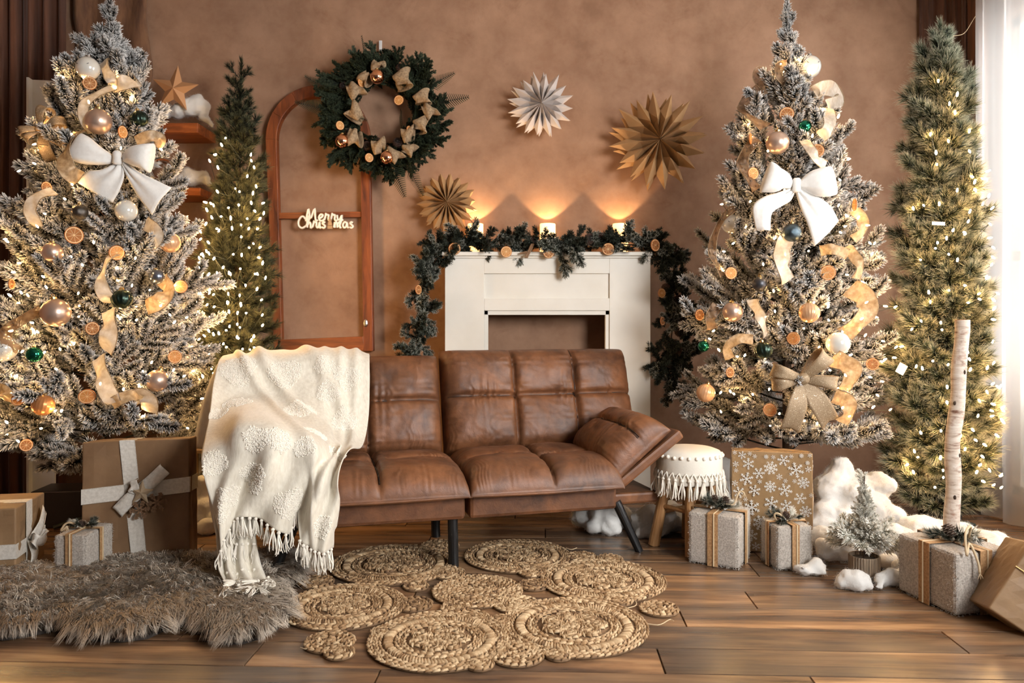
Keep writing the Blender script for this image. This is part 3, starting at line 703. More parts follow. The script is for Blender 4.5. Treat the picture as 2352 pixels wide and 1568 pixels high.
RT = build_tree('christmas_tree', 'snow flocked Christmas tree at right with white bow beside the mantel', 1.365, 3.78,
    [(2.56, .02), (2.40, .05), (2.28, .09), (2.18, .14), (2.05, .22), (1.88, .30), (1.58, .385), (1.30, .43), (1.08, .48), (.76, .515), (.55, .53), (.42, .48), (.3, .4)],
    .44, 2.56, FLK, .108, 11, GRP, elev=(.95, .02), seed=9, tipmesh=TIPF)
SLD = []; SLF = []
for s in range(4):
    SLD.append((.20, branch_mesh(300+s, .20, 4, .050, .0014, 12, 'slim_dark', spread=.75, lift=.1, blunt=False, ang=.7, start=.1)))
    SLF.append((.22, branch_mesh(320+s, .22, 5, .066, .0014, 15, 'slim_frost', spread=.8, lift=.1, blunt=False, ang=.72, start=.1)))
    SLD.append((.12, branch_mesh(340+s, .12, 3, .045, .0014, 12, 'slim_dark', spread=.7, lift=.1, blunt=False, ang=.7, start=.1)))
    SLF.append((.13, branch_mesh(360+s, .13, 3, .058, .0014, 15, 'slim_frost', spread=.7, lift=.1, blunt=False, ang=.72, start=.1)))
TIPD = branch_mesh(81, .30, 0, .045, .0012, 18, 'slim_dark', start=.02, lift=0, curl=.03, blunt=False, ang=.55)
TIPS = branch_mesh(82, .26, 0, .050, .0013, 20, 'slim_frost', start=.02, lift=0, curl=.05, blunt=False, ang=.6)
GRP2 = 'slim pencil trees with lights'
YD = 4.10
sd = lambda y, hw, Y: (HC-(y-CY)*Y/FPX, hw*Y/FPX)
LD = build_tree('slim_tree', 'slim dark green pencil tree with warm lights beside the arched frame', (548-CX)*YD/FPX, YD,
    [sd(158, 6, YD), sd(200, 22, YD), sd(250, 40, YD), sd(330, 52, YD), sd(450, 66, YD), sd(560, 76, YD), sd(700, 84, YD), sd(800, 88, YD), sd(1000, 92, YD), sd(1100, 80, YD)],
    .16, HC+(CY-150)*YD/FPX, SLD, .068, 22, GRP2, elev=(.8, .1), seed=21, tipmesh=TIPD)
YF = 3.62
RF = build_tree('slim_tree', 'slim frosted green pencil tree with warm lights against the white curtain', (2158-CX)*YF/FPX, YF,
    [sd(55, 10, YF), sd(110, 38, YF), sd(180, 62, YF), sd(280, 72, YF), sd(400, 82, YF), sd(520, 92, YF), sd(700, 100, YF), sd(850, 108, YF), sd(1000, 112, YF), sd(1120, 108, YF), sd(1180, 90, YF)],
    .16, HC+(CY-48)*YF/FPX, SLF, .070, 23, GRP2, elev=(.8, .1), seed=23, tipmesh=TIPS)
for tr in (LD, RF):
    part('pot', G().lathe([(.075, .0), (.085, .03), (.10, .15), (.104, .15), (.104, .165), (.09, .165)], 20), MT['soil'], tr.e)
LG = 'warm white string lights'
lights(LT, 'warm white light string wound through the large flocked tree at left', 120, 1, LG)
lights(RT, 'warm white light string wound through the flocked tree right of the mantel', 100, 2, LG)
lights(LD, 'warm white light string on the slim dark tree beside the arched frame', 165, 3, LG, .95, 1.35, zlo=.62)
lights(RF, 'warm white light string on the slim frosted tree by the curtain', 110, 4, LG, .9, 1.25)
# ------------------------------------------------------------------ ornaments
def ball_mesh(kind, mat):
    g = G()
    if kind == 'ribbed':
        n, m = 48, 16; P = []
        for i in range(m+1):
            p = -math.pi/2+math.pi*i/m; row = []
            for j in range(n):
                a = 2*math.pi*j/n; rr = math.cos(p)*(1-.11*(1-abs(math.cos(a*6)))**1.3*abs(math.cos(p))**.5); row.append((rr*math.cos(a), rr*math.sin(a), .92*math.sin(p)))
            P.append(row)
        g.grid(np.array(P), wrap=True)
    elif kind == 'fluted':
        n, m = 80, 18; P = []
        for i in range(m+1):
            p = -math.pi/2+math.pi*i/m; P.append([(math.cos(p)*(1+.016*math.cos(j*20*2*math.pi/n))*math.cos(2*math.pi*j/n), math.cos(p)*(1+.016*math.cos(j*20*2*math.pi/n))*math.sin(2*math.pi*j/n), math.sin(p)) for j in range(n)])
        g.grid(np.array(P), wrap=True)
    else: g.sphere((0, 0, 0), 1, 32, 20)
    return g.mesh('ball', mat, True)
BM = {}
def ball(px, py, r, mat, label, tr=None, kind='plain', cap='cap_gold', Y=None, k=.97, face=False, group='glass baubles on the trees', tilt=None):
    p = surf(tr, px, py, k) if tr else W(px, py, Y); R = r*p.y/FPX; p = W(px, py, p.y-R*.3)
    t = thing('bauble', label, 'bauble', p, (rnd.uniform(-.3, .3), rnd.uniform(-.3, .3), rnd.uniform(0, 6)) if not face else (0, 0, 0), group)
    if tilt: t.rotation_euler = tilt
    key = (kind, mat)
    if key not in BM: BM[key] = ball_mesh(kind, MT[mat])
    link('ball', BM[key], t, Matrix.Scale(R, 4))
    part('cap', G().lathe([(R*.22, R*.93), (R*.22, R*1.13), (R*.05, R*1.16)], 14), MT[cap], t)
    a = np.linspace(0, 2*math.pi, 12); part('loop', G().tube([(R*.11*math.cos(q), 0, R*1.24+R*.11*math.sin(q)) for q in a], R*.022, 4), MT[cap], t)
    if face:
        for s in (-1, 1):
            g = G()
            g.tube([(s*R*.36+R*.15*math.cos(q), -R*1.005*math.sqrt(max(.05, 1-.36**2-.25**2))+abs(math.cos(q))*R*.06, R*.22+R*.11*math.sin(q)) for q in np.linspace(math.pi, 2*math.pi, 8)], R*.03, 5); part('painted_eye', g, MT['eye_black'], t)
    return t
# dried orange slices
def slice_meshes(dark):
    rind = G().lathe([(.93, -.10), (1.0, -.06), (1.0, .06), (.93, .10), (.90, .08), (.90, -.08), (.93, -.10)], 28, cap=False).mesh('rind', MT['orange_rind'], True)
    pith = G().lathe([(0.001, -.06), (.915, -.06), (.915, .06), (.001, .06)], 28).mesh('pith', MT['orange_pith'])
    g = G(); n = 9
    for k in range(n):
        a0, a1 = 2*math.pi*(k+.025)/n, 2*math.pi*(k+.975)/n; am = (a0+a1)/2
        for s in (-1, 1):
            z = s*.06; h = s*.11; base = [(.05*math.cos(am), .05*math.sin(am), z)]+[(.82*math.cos(q), .82*math.sin(q), z) for q in np.linspace(a0, a1, 4)]
            top = [(.12*math.cos(am), .12*math.sin(am), h)]+[(.78*math.cos(q), .78*math.sin(q), h) for q in np.linspace(a0+.05, a1-.05, 4)]
            F = [(5,6,7,8,9)]+[(i, (i+1) % 5, 5+(i+1) % 5, 5+i) for i in range(5)]
            if s < 0: F = [f[::-1] for f in F]
            g.add(base+top, F)
    return rind, pith, g.mesh('flesh', MT['orange_dark' if dark else 'orange_flesh'])
SL = {d: slice_meshes(d) for d in (False, True)}
def orange(px, py, r, label, tr=None, Y=None, yaw=0.0, pitch=0.0, dark=False, k=.99, group='dried orange slices', loop=True):
    p = surf(tr, px, py, k) if tr else W(px, py, Y); p = W(px, py, p.y-.012); R = r*p.y/FPX
    t = thing('orange_slice', label, 'orange slice', p, group=group)
    t.rotation_euler = (math.pi/2+pitch, 0, yaw-math.atan2(p.x, p.y))
    for nme, me in zip(('rind', 'pith', 'flesh'), SL[dark]): link(nme, me, t, Matrix.Scale(R, 4))
    return t

B = ball; O = orange
Lt = 'on the left flocked tree'; Rt = 'on the right flocked tree'
B(202,157,26,'pearl_white','pearl white bauble near the top of the left flocked tree',LT,face=True,cap='cap_silver')
B(226,279,29,'champagne_satin','satin champagne bauble above the white bow on the left tree',LT)
B(320,273,20,'dark_green_satin','dark green ribbed bauble above right loop of left tree white bow',LT,kind='ribbed')
B(374,388,27,'clear_glass','clear glass bauble beside the right loop of left tree bow',LT,cap='cap_silver',k=1.0)
B(290,484,25,'pearl_white','pearl white bauble below the white bow on the left tree',LT,k=.9)
B(183,487,18,'mercury_dark','dark mottled glass bauble below left tail of left tree bow',LT,k=.92)
B(391,557,23,'frosted_gold','frosted gold fluted bauble at right edge of the left tree',LT,kind='fluted')
B(120,580,23,'champagne_satin','champagne bauble half hidden on left side of the left tree',LT,k=.9)
B(361,635,17,'silver_blue','small silver blue satin bauble on right half of left tree',LT)
B(280,687,24,'dark_green_satin','dark green ribbed bauble in the middle of the left tree',LT,kind='ribbed')
B(128,718,32,'champagne_satin','largest satin champagne bauble on left half of the left tree',LT)
B(79,814,18,'teal_shiny','shiny teal bauble low on left side of the left tree',LT)
B(361,874,25,'champagne_satin','satin rose champagne bauble low on right half of left tree',LT)
B(99,930,24,'amber_glass','amber frosted bauble low on left side of left tree',LT,kind='fluted',k=.93)
B(8,800,30,'pearl_white','white snowman face bauble at the far left picture edge',LT,face=True,cap='cap_silver')
B(1859,154,26,'pearl_white','pearl white face bauble near the top of the right flocked tree',RT,face=True,cap='cap_silver')
B(1786,328,26,'champagne_satin','satin champagne bauble above the white bow on right tree',RT)
B(1849,290,14,'teal_shiny','teal bauble half hidden above right tree white bow',RT,k=.9)
B(1679,514,22,'pearl_white','pearl white bauble left of the white bow on right tree',RT,face=True,cap='cap_silver')
B(1819,534,21,'mercury_blue','mottled blue glass bauble below the white bow on right tree',RT,k=1.05)
B(1745,652,17,'gunmetal','matte gunmetal bauble left of centre on the right tree',RT)
B(1683,716,23,'champagne_satin','satin rose champagne bauble on left edge of right tree',RT,k=.93)
B(1859,718,23,'frosted_gold','frosted pink gold fluted bauble in the middle of right tree',RT,kind='fluted')
B(1616,795,13,'teal_shiny','small shiny teal bauble on left edge of right tree',RT)
B(1754,805,21,'dark_green_satin','dark green ribbed bauble above gold bow on right tree',RT,kind='ribbed')
B(1925,789,27,'pearl_white','large plain pearl white bauble above gold bow on right tree',RT,cap='cap_silver')
B(1621,902,21,'frosted_gold','frosted rose fluted bauble low on left edge of right tree',RT,kind='fluted')
O(206,191,15,'dried orange slice under the top white bauble of left tree',LT,dark=True)
O(282,303,14,'curled dried orange slice just above the left tree bow',LT,yaw=.8,k=.9)
O(107,430,13,'dried orange slice left of the white bow on left tree',LT,yaw=.6,dark=True,k=.9)
O(170,540,20,'dark dried orange slice below left tail of left tree bow',LT,yaw=.2,dark=True)
O(268,580,17,'glowing dried orange slice in the middle of left tree',LT,yaw=.3,pitch=.2,k=.95)
O(27,652,12,'dried orange slice at far left edge of left tree',LT,yaw=1.0,dark=True)
O(415,658,15,'dried orange slice at right edge of left tree',LT,yaw=-.2)
O(212,754,15,'dark shrivelled dried orange slice mid left tree beside pale ribbon',LT,dark=True,yaw=.3)
O(402,819,15,'dried orange slice low on right edge of left tree',LT)
O(200,910,18,'pale dried orange slice below hanging ribbon of left tree',LT,pitch=.35)
O(41,917,14,'dried orange slice left of the amber bauble on left tree',LT,yaw=.3)
O(60,1022,14,'lowest dried orange slice on left tree above kraft gift',LT,yaw=.2,dark=True)
O(1807,262,16,'dried orange slice high on the right tree',RT,dark=True)
O(1877,346,15,'dried orange slice above right loop of right tree bow',RT,dark=True)
O(1724,318,13,'edge-on dried orange slice high on left side of right tree',RT,yaw=1.35,k=1.05)
O(1730,398,14,'dried orange slice left of the white bow on right tree',RT,yaw=.6)
O(1963,470,14,'edge-on dried orange slice right of the white bow',RT,yaw=-1.25,k=1.02)
O(1679,627,14,'dried orange slice on left side of right tree under pearl bauble',RT,yaw=.35)
O(1902,626,17,'bright dried orange slice on right half of right tree',RT)
O(1607,723,13,'dried orange slice at left tip of right tree',RT,yaw=.7,dark=True)
O(1822,777,15,'dried orange slice between green and white baubles on right tree',RT,yaw=-.4)
O(2004,836,14,'dried orange slice at right edge of right tree',RT,dark=True)
O(1677,855,12,'dried orange slice low left on right tree',RT,yaw=.7,dark=True)
O(1768,941,15,'lowest dried orange slice on right tree under gold bow',RT,yaw=-.2)

# ------------------------------------------------------------------ bows
def puff(g, C, w, t, n=22, up=(0, 0, 1), fwd=(0, -1, 0), crease=.18, kcr=5):
    """puffed ribbon loop: elliptical sections along C, half width w(s), half thickness t(s)"""
    C = np.asarray(C, float); m = len(C); fw = np.array(fwd, float); P = []
    T = np.gradient(C, axis=0); T /= np.linalg.norm(T, axis=1)[:, None]
    for i in range(m):
        s = i/(m-1); sd_ = np.cross(T[i], fw); sd_ /= np.linalg.norm(sd_); a = np.arange(n)*2*math.pi/n
        rr = 1+crease*(1-s)**1.2*np.cos(a*kcr+.6)
        ca, sa = np.cos(a), np.sin(a); e = .75
        P.append(C[i]+sd_*(w[i]*np.sign(ca)*np.abs(ca)**e)[:, None]*1.0+fw*(t[i]*np.sign(sa)*np.abs(sa)**e*rr)[:, None])
    g.grid(np.array(P), wrap=True); k = g.n-n*m
    g.F.append(tuple(k+j for j in range(n))[::-1]); g.F.append(tuple(k+(m-1)*n+j for j in range(n)))
def white_bow(label, tr, cpx, loops, tails, Y):
    c = W(cpx[0], cpx[1], Y); t = thing('bow', label, 'bow', c, group='white velvet tree bows'); s = Y/FPX
    loc = lambda q, dy=0: np.array([(q[0]-cpx[0])*s, dy, -(q[1]-cpx[1])*s])
    for a, b in loops:                 # a: top edge, b: bottom edge, both from the knot outwards
        A = smoothpath([loc(q) for q in a], 18); Bq = smoothpath([loc(q) for q in b], 18); x = np.linspace(0, 1, 18)
        C = (A+Bq)/2; C[:, 1] = -.012-.030*np.sin(x*math.pi*.8); w = np.linalg.norm(A-Bq, axis=1)/2
        th = .010+.030*np.sin(np.clip(x*1.15, 0, 1)*math.pi*.62); th[-1] *= .55; th[-2] *= .85
        g = G(); puff(g, C, w, th); part('loop', g, MT['bow_felt'], t, smooth=True, subsurf=1)
    for a, b in tails:
        A = smoothpath([loc(q) for q in a], 20); Bq = smoothpath([loc(q) for q in b], 20); x = np.linspace(0, 1, 20)
        C = (A+Bq)/2; C[:, 1] = -.008-.02*np.sin(x*2.6); w = np.linalg.norm(A-Bq, axis=1)/2
        P = []
        for i in range(20):
            q = np.linspace(-1, 1, 15)[:, None]; P.append(C[i]+(A[i]-Bq[i])/2*q+np.array([0, -1., 0])*(.012*np.cos(q*2.2)*(.4+.6*x[i])+.008*np.cos(q*7+1)*(1-x[i])))
        part('tail', G().grid(np.array(P)), MT['bow_felt'], t, smooth=True, solid=.007)
    g = G(); g.lathe([(.013, -.030), (.019, -.022), (.0165, 0), (.019, .022), (.013, .030)], 18, Matrix.Translation((0, -.030, 0))); part('knot', g, MT['bow_felt'], t, smooth=True)
    return t
Yb = surf(LT, 277, 365, 1.0).y-.05
white_bow('big white velvet bow on the left flocked tree', LT, (277, 366), [
    ([(270,360),(236,342),(205,318),(182,304)], [(266,376),(240,383),(205,382),(177,366)]),
    ([(284,360),(310,342),(340,336),(360,332)], [(287,374),(312,384),(338,392),(356,402)])],
   [([(268,376),(240,392),(208,398),(183,421)], [(286,382),(290,410),(280,440),(262,466)]),
    ([(284,380),(300,412),(322,450),(352,494)], [(290,372),(322,395),(360,414),(397,432)])], Yb)
Yb = surf(RT, 1824, 427, 1.0).y-.05
white_bow('big white velvet bow on the right flocked tree', RT, (1824, 428), [
    ([(1818,421),(1795,398),(1775,385),(1757,371)], [(1815,436),(1795,438),(1770,446),(1744,446)]),
    ([(1832,420),(1858,396),(1885,388),(1908,384)], [(1834,434),(1858,450),(1885,456),(1912,450)])],
   [([(1814,434),(1780,446),(1748,456),(1726,478),(1735,530)], [(1822,442),(1812,462),(1790,476),(1768,492),(1766,530)]),
    ([(1828,442),(1836,480),(1852,520),(1868,566)], [(1836,434),(1870,452),(1900,474),(1923,508)])], Yb)
def strip(g, C, w, side=None, n=6, wav=0.0, dirs=None):
    C = np.asarray(C, float); m = len(C); T = np.gradient(C, axis=0); T /= np.linalg.norm(T, axis=1)[:, None]; P = []
    for i in range(m):
        sd_ = np.array(dirs[i], float) if dirs is not None else np.array(side, float); sd_ = sd_-T[i]*sd_.dot(T[i]); sd_ /= np.linalg.norm(sd_)+1e-9
        q = np.linspace(-1, 1, n)[:, None]; nn = np.cross(T[i], sd_); P.append(C[i]+sd_*(w[i] if not np.isscalar(w) else w)*q+nn*wav*np.sin(q*3+i*.5))
    return g.grid(np.array(P))
def glitter_bow(label, c, Y, R, rot, tails=True):
    p = W(c[0], c[1], Y); t = thing('bow', label, 'bow', p, (0, rot, 0), group='gold glitter bows')
    for k, (a, L, w) in enumerate(((2.85, 1.0, .22), (.80, 1.12, .27), (3.36, .95, .20), (-.14, 1.15, .24))):
        d = np.array([math.cos(a), 0, math.sin(a)]); up = np.array([-math.sin(a), 0, math.cos(a)]); x = np.linspace(0, 1, 22)
        rad = L*R*np.sin(np.minimum(x, 1-x)*math.pi); C = d*(L*R*np.sin(x*math.pi))[:, None]+np.array([0, -1., 0])*(.045*np.sin(x*2*math.pi)+.02+.012*(k < 2))[:, None]
        wd = w*R*(.45+.55*np.sin(x*math.pi)); g = G(); strip(g, C, wd, up, wav=.002); part('loop', g, MT['glitter_gold'], t, smooth=True, solid=.002)
    if tails:
        for a, b, w in ((-1.80, .0, .31), (-1.00, .2, .33)):
            d = np.array([math.cos(a), 0, math.sin(a)]); up = np.array([-math.sin(a), 0, math.cos(a)]); x = np.linspace(0, 1, 14)[:, None]
            C = d*x*R*1.75+np.array([0, -1., 0])*(.02+.03*np.sin(x*3)); q = np.linspace(-1, 1, 9); P = []
            for i in range(14): P.append([C[i]+up*w*R*(.35+.65*min(1, i/6))*s-d*(.12*R*(1-abs(s)) if i == 13 else 0) for s in q])
            part('tail', G().grid(np.array(P)), MT['glitter_gold'], t, smooth=True, solid=.002)
    g = G(); g.sphere((0, -.045, 0), (.2*R, .022, .19*R), 14, 10); part('knot', g, MT['glitter_gold'], t, smooth=True)
Yg = surf(RT, 1836, 868, 1.0).y
glitter_bow('gold glitter bow low on the right flocked tree', (1836, 868), Yg-.03, 70*Yg/FPX, 0.0)
glitter_bow('gold glitter bow at the left edge of the left flocked tree', (105, 300), 3.55, 46*3.5/FPX, -.5)

# ------------------------------------------------------------------ ribbons woven through the trees
def ribbon(label, tr, pts, wpx, mat, k=1.0, name='ribbon', twist=0.0, group='woven tree ribbons', Y=None, ang=None):
    """pts: (px, py[, depth offset]); the band turns as it goes"""
    P = []
    for q in pts:
        y = (surf(tr, q[0], q[1], k).y if Y is None else Y)+(q[2] if len(q) > 2 else 0); P.append(W(q[0], q[1], y))
    c = P[len(P)//2].copy(); t = thing(name, label, 'ribbon', c, group=group); m = 34
    C = smoothpath([np.array(p-c) for p in P], m); w = wpx*c.y/FPX/2
    T = np.gradient(C, axis=0); T /= np.linalg.norm(T, axis=1)[:, None]; dirs = []
    for i in range(m):
        x = i/(m-1); s = np.cross(T[i], [0, -1, 0]); s /= np.linalg.norm(s)+1e-9; th = twist*math.sin(x*math.pi*1.6)+.35*math.sin(x*7)
        dirs.append(s*math.cos(th)+np.cross(T[i], s)*math.sin(th))
    g = G(); strip(g, C, w, dirs=dirs, n=7, wav=.0025); part('band', g, MT[mat], t, smooth=True)
    for sg in (-1, 1):
        part('wired_edge', G().tube([C[i]+(np.array(dirs[i])-T[i]*np.dot(dirs[i], T[i]))*w*sg for i in range(m)], .0018, 4), MT['glitter_gold'], t)
    return t
R_ = ribbon
R_('pale ribbon curl beside the top white bauble of left tree', LT, [(238,140,.03),(246,168,-.02),(262,190,.0),(248,198,.05)], 26, 'ribbon_pale', 1.02)
R_('pale patterned ribbon loop near the top right of left tree', LT, [(262,196,.05),(276,190,-.03),(310,188,-.04),(322,204,.04)], 34, 'ribbon_pale', 1.05)
R_('long pale ribbon arc sweeping around left tree above the bow', LT, [(268,198,.04),(220,218,-.01),(194,240,-.02),(193,272,-.01),(212,306,.05)], 22, 'ribbon_pale', 1.05)
R_('gold ribbon loop left of the white bow on left tree', LT, [(185,300,.06),(156,335,-.02),(148,365,-.03),(158,395,-.01),(184,410,.06)], 36, 'ribbon_gold', 1.05, twist=.4)
R_('gold ribbon curl right of the white bow on left tree', LT, [(312,325,.05),(345,312,-.02),(368,318,-.02),(360,338,.05)], 24, 'ribbon_gold', 1.05)
R_('pale ribbon arc left of the white bow tail on left tree', LT, [(124,438,.05),(84,452,-.02),(68,484,-.02),(88,520,.05)], 26, 'ribbon_pale', 1.03)
R_('pale ribbon loop near right edge beside fluted bauble of left tree', LT, [(334,512,.06),(352,526,-.02),(356,546,-.03),(338,566,.05)], 34, 'ribbon_pale', 1.03)
R_('pale ribbon spiral hanging above the green ribbed bauble of left tree', LT, [(262,584,.03),(240,612,-.02),(232,648,-.03),(240,676,-.01),(256,694,.04)], 30, 'ribbon_pale', 1.03, twist=.5)
R_('wide gold ribbon loop right of centre on left tree', LT, [(372,640,.04),(385,662,-.02),(368,690,-.03),(336,706,.04)], 36, 'ribbon_gold', 1.03)
R_('pale ribbon hanging straight below the green ribbed bauble', LT, [(250,712,.02),(250,745,-.02),(248,775,-.02),(242,805,.03)], 38, 'ribbon_pale', 1.03)
R_('brown mesh ribbon curl at left edge of left tree', LT, [(96,712,.03),(50,735,-.02),(14,762,-.03),(20,790,0),(44,806,.05)], 26, 'ribbon_brown', 1.03)
R_('pale glittering ribbon hanging low in the middle of left tree', LT, [(226,820,.03),(234,860,-.02),(246,898,-.03),(262,925,-.02)], 38, 'ribbon_pale', 1.03)
R_('golden ribbon curl low in the middle of left tree', LT, [(256,928,.0),(272,918,-.03),(298,908,-.02),(322,906,.0)], 26, 'ribbon_gold', 1.04)
R_('pale ribbon loop low on the right half of left tree', LT, [(308,912,.03),(328,905,-.03),(342,922,-.03),(344,946,.03)], 36, 'ribbon_pale', 1.04, twist=.4)
R_('amber gold ribbon at the lower left edge of left tree', LT, [(-5,890,.0),(10,900,-.03),(14,920,.0)], 30, 'ribbon_gold', 1.03)
R_('brown mesh ribbon loop near the top of right tree', RT, [(1812,150,.04),(1796,152,-.03),(1792,172,-.03),(1806,186,.03)], 28, 'ribbon_brown', 1.05)
R_('brown mesh ribbon tail at upper left of right tree', RT, [(1768,176,.02),(1748,164,-.01),(1740,182,0),(1758,196,.04)], 26, 'ribbon_brown', 1.1)
R_('large sheer brown ribbon loop at upper left of right tree', RT, [(1756,198,.03),(1722,220,0),(1712,250,0),(1730,272,0),(1758,292,.04)], 34, 'ribbon_brown', 1.1, twist=.6)
R_('cream ribbon fan at upper right of right tree', RT, [(1870,212,.03),(1888,202,-.03),(1914,206,-.02),(1928,232,.0),(1900,246,.03)], 34, 'ribbon_pale', 1.1, twist=.5)
R_('cream ribbon loop on the upper right side of right tree', RT, [(1896,248,.03),(1905,266,-.02),(1902,296,-.02),(1884,314,.03)], 30, 'ribbon_pale', 1.06)
R_('cream ribbon strip running to the right loop of right tree bow', RT, [(1846,322,.03),(1862,342,-.02),(1876,366,-.02),(1896,380,.02)], 22, 'ribbon_pale', 1.05)
R_('sheer brown ribbon left of the white bow on right tree', RT, [(1740,318,.03),(1712,352,0),(1706,380,0),(1722,410,.0),(1738,436,.04)], 26, 'ribbon_brown', 1.06, twist=.5)
R_('long thin gold ribbon falling down left edge of right tree', RT, [(1688,474,.02),(1660,502,0),(1640,545,0),(1636,585,0),(1650,615,.0),(1660,634,.03)], 18, 'ribbon_brown', 1.12, twist=.8)
R_('gold ribbon loop right of the white bow tail on right tree', RT, [(1962,482,.04),(1980,500,-.01),(1982,528,0),(1960,550,.04)], 24, 'ribbon_gold', 1.08, twist=.5)
R_('cream patterned ribbon hanging below the blue bauble on right tree', RT, [(1806,548,.0),(1796,578,-.02),(1798,612,-.03),(1810,646,.03)], 36, 'ribbon_pale', 1.08, twist=.3)
R_('golden ribbon loop on the right side of right tree', RT, [(1944,566,.04),(1962,588,-.01),(1976,612,-.01),(1966,640,.03)], 24, 'ribbon_gold', 1.05, twist=.5)
R_('amber ribbon band right of centre on right tree', RT, [(1884,576,.03),(1912,572,-.02),(1948,584,.0)], 24, 'ribbon_gold', 1.02)
R_('cream ribbon curl left of centre on right tree', RT, [(1726,688,.03),(1740,712,-.02),(1752,742,-.02),(1758,772,.03)], 24, 'ribbon_pale', 1.05, twist=.8)
R_('brown mesh ribbon on left edge of right tree', RT, [(1648,700,.03),(1632,730,-.01),(1636,756,.03)], 24, 'ribbon_brown', 1.05)
R_('wide gold mesh ribbon loop at the right edge of right tree', RT, [(1952,660,.05),(1985,680,-.02),(1992,712,-.02),(1970,742,-.01),(1940,768,.04)], 46, 'ribbon_gold', 1.05, twist=.4)
R_('gold ribbon arch left of green ribbed bauble on right tree', RT, [(1730,780,.03),(1696,778,-.02),(1670,800,-.02),(1676,824,.03)], 22, 'ribbon_gold', 1.05)
R_('gold mesh ribbon loop right of the gold bow on right tree', RT, [(1912,822,.04),(1935,830,-.02),(1958,850,-.03),(1946,882,-.01),(1930,894,.04)], 42, 'ribbon_gold', 1.05, twist=.4)
R_('golden ribbon curl beside the gold bow tail on right tree', RT, [(1916,908,.03),(1944,920,-.03),(1950,948,-.03),(1932,970,.0)], 36, 'ribbon_gold', 1.06, twist=.4)
# ------------------------------------------------------------------ mantelpiece
YM = 4.22
fx = lambda px: (px-CX)*YM/FPX
fz = lambda py: HC-(py-CY)*YM/FPX
x0, x1 = fx(1022), fx(1494); xo0, xo1 = fx(1112), fx(1400); zt = fz(588)
mc = (x0+x1)/2
mantel = thing('mantelpiece', 'white painted wooden fireplace surround behind the sofa', 'fireplace', (mc, YM, 0))
def mb(name, a, b, z0, z1, y0, y1, bev=.002): return part(name, G().box(((a+b)/2-mc, (y0+y1)/2, (z0+z1)/2), (b-a, y1-y0, z1-z0)), MT['white_paint'], mantel, bevel=bev)
D = YW-YM-.005
mb('stile', x0, xo0, 0, zt, 0, .022); mb('stile', xo1, x1, 0, zt, 0, .022)
mb('top_rail', xo0, xo1, fz(628), zt, 0, .022); mb('middle_rail', xo0, xo1, fz(713), fz(685), 0, .022)
mb('recessed_panel', xo0-.005, xo1+.005, fz(688), fz(625), .014, .024)
mb('side_panel', x0, x0+.018, 0, zt, .022, D); mb('side_panel', x1-.018, x1, 0, zt, .022, D)
zi = fz(713)
mb('opening_trim', xo0, xo0+.022, 0, zi, .010, .05); mb('opening_trim', xo1-.022, xo1, 0, zi, .010, .05); mb('opening_trim', xo0, xo1, zi-.024, zi, .010, .05)
mb('shelf', x0-.014, x1+.006, zt, zt+.022, -.03, D, .004)
mb('shelf_molding', x0-.004, x1+.002, zt-.012, zt, -.012, .02, .003)
ZM = zt+.022
# ------------------------------------------------------------------ candles
for i, (px, lab) in enumerate(((1092, 'lit pillar candle at the left end of the mantel below paper star'), (1258, 'lit pillar candle in the middle of the mantel'), (1425, 'lit pillar candle at the right end of the mantel'))):
    p = W(px, 560, YW-.075); t = thing('pillar_candle', lab, 'candle', (p.x, p.y, ZM), group='pillar candles on the mantel')
    h = W(px, 514, p.y).z-ZM; R = 18*p.y/FPX
    prof_ = [(R*.98, 0), (R, .006), (R, h-.004), (R*.96, h), (R*.86, h-.002), (R*.83, h-.012), (R*.80, h-.068), (.001, h-.070)]
    part('wax', G().lathe(prof_, 28), MT['wax'], t, smooth=True)
    part('flame', G().lathe([(.0005, h-.063), (.004, h-.061), (.0045, h-.058), (.002, h-.053), (.0004, h-.050)], 10), MT['flame'], t, smooth=True)
    l = bpy.data.lights.new('candle_light', 'POINT'); l.energy = 9.0; l.color = (1.0, .64, .32); l.shadow_soft_size = .004
    lo = bpy.data.objects.new('candle_light', l); COL.objects.link(lo); lo.parent = t; lo.location = (0, 0, h-.044)

# ------------------------------------------------------------------ garland of single sprigs
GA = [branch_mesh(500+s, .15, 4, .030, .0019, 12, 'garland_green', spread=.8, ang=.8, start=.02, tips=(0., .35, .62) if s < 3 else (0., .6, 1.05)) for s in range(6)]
gar = thing('garland', 'frosted green pine garland draped along the mantel and down both sides', 'garland', (mc, YM, ZM))
def cone_mesh(h, r, mat='cone', n=7):
    g = G(); g.sphere((0, 0, h*.5), (r*.55, r*.55, h*.5), 8, 6, t=0.0)
    for i in range(n):
        f = i/(n-1); z = h*(.08+.8*f); rr = r*(.35+.75*math.sin(math.pi*(.18+.72*f))**.8); m = 8
        for k in range(m):
            a = 2*math.pi*(k+.5*(i % 2))/m; c, s = math.cos(a), math.sin(a); w = rr*.30
            V = [(c*r*.35-s*w*.5, s*r*.35+c*w*.5, z-.002), (c*r*.35+s*w*.5, s*r*.35-c*w*.5, z-.002), (c*rr*.8+s*w, s*rr*.8-c*w, z+h*.03), (c*rr, s*rr, z+h*.07), (c*rr*.8-s*w, s*rr*.8+c*w, z+h*.03), (c*rr*.7, s*rr*.7, z-h*.02)]
            g.add(V, [(0,1,2,3,4),(5,2,1,0),(5,3,2),(5,4,3),(5,0,4)], [0,0,.7,1.0,.7,.2])
    return g.mesh('pine_cone', MT[mat])
CD = cone_mesh(.06, .028, 'cone_dark'); CN = cone_mesh(.05, .026, 'cone')
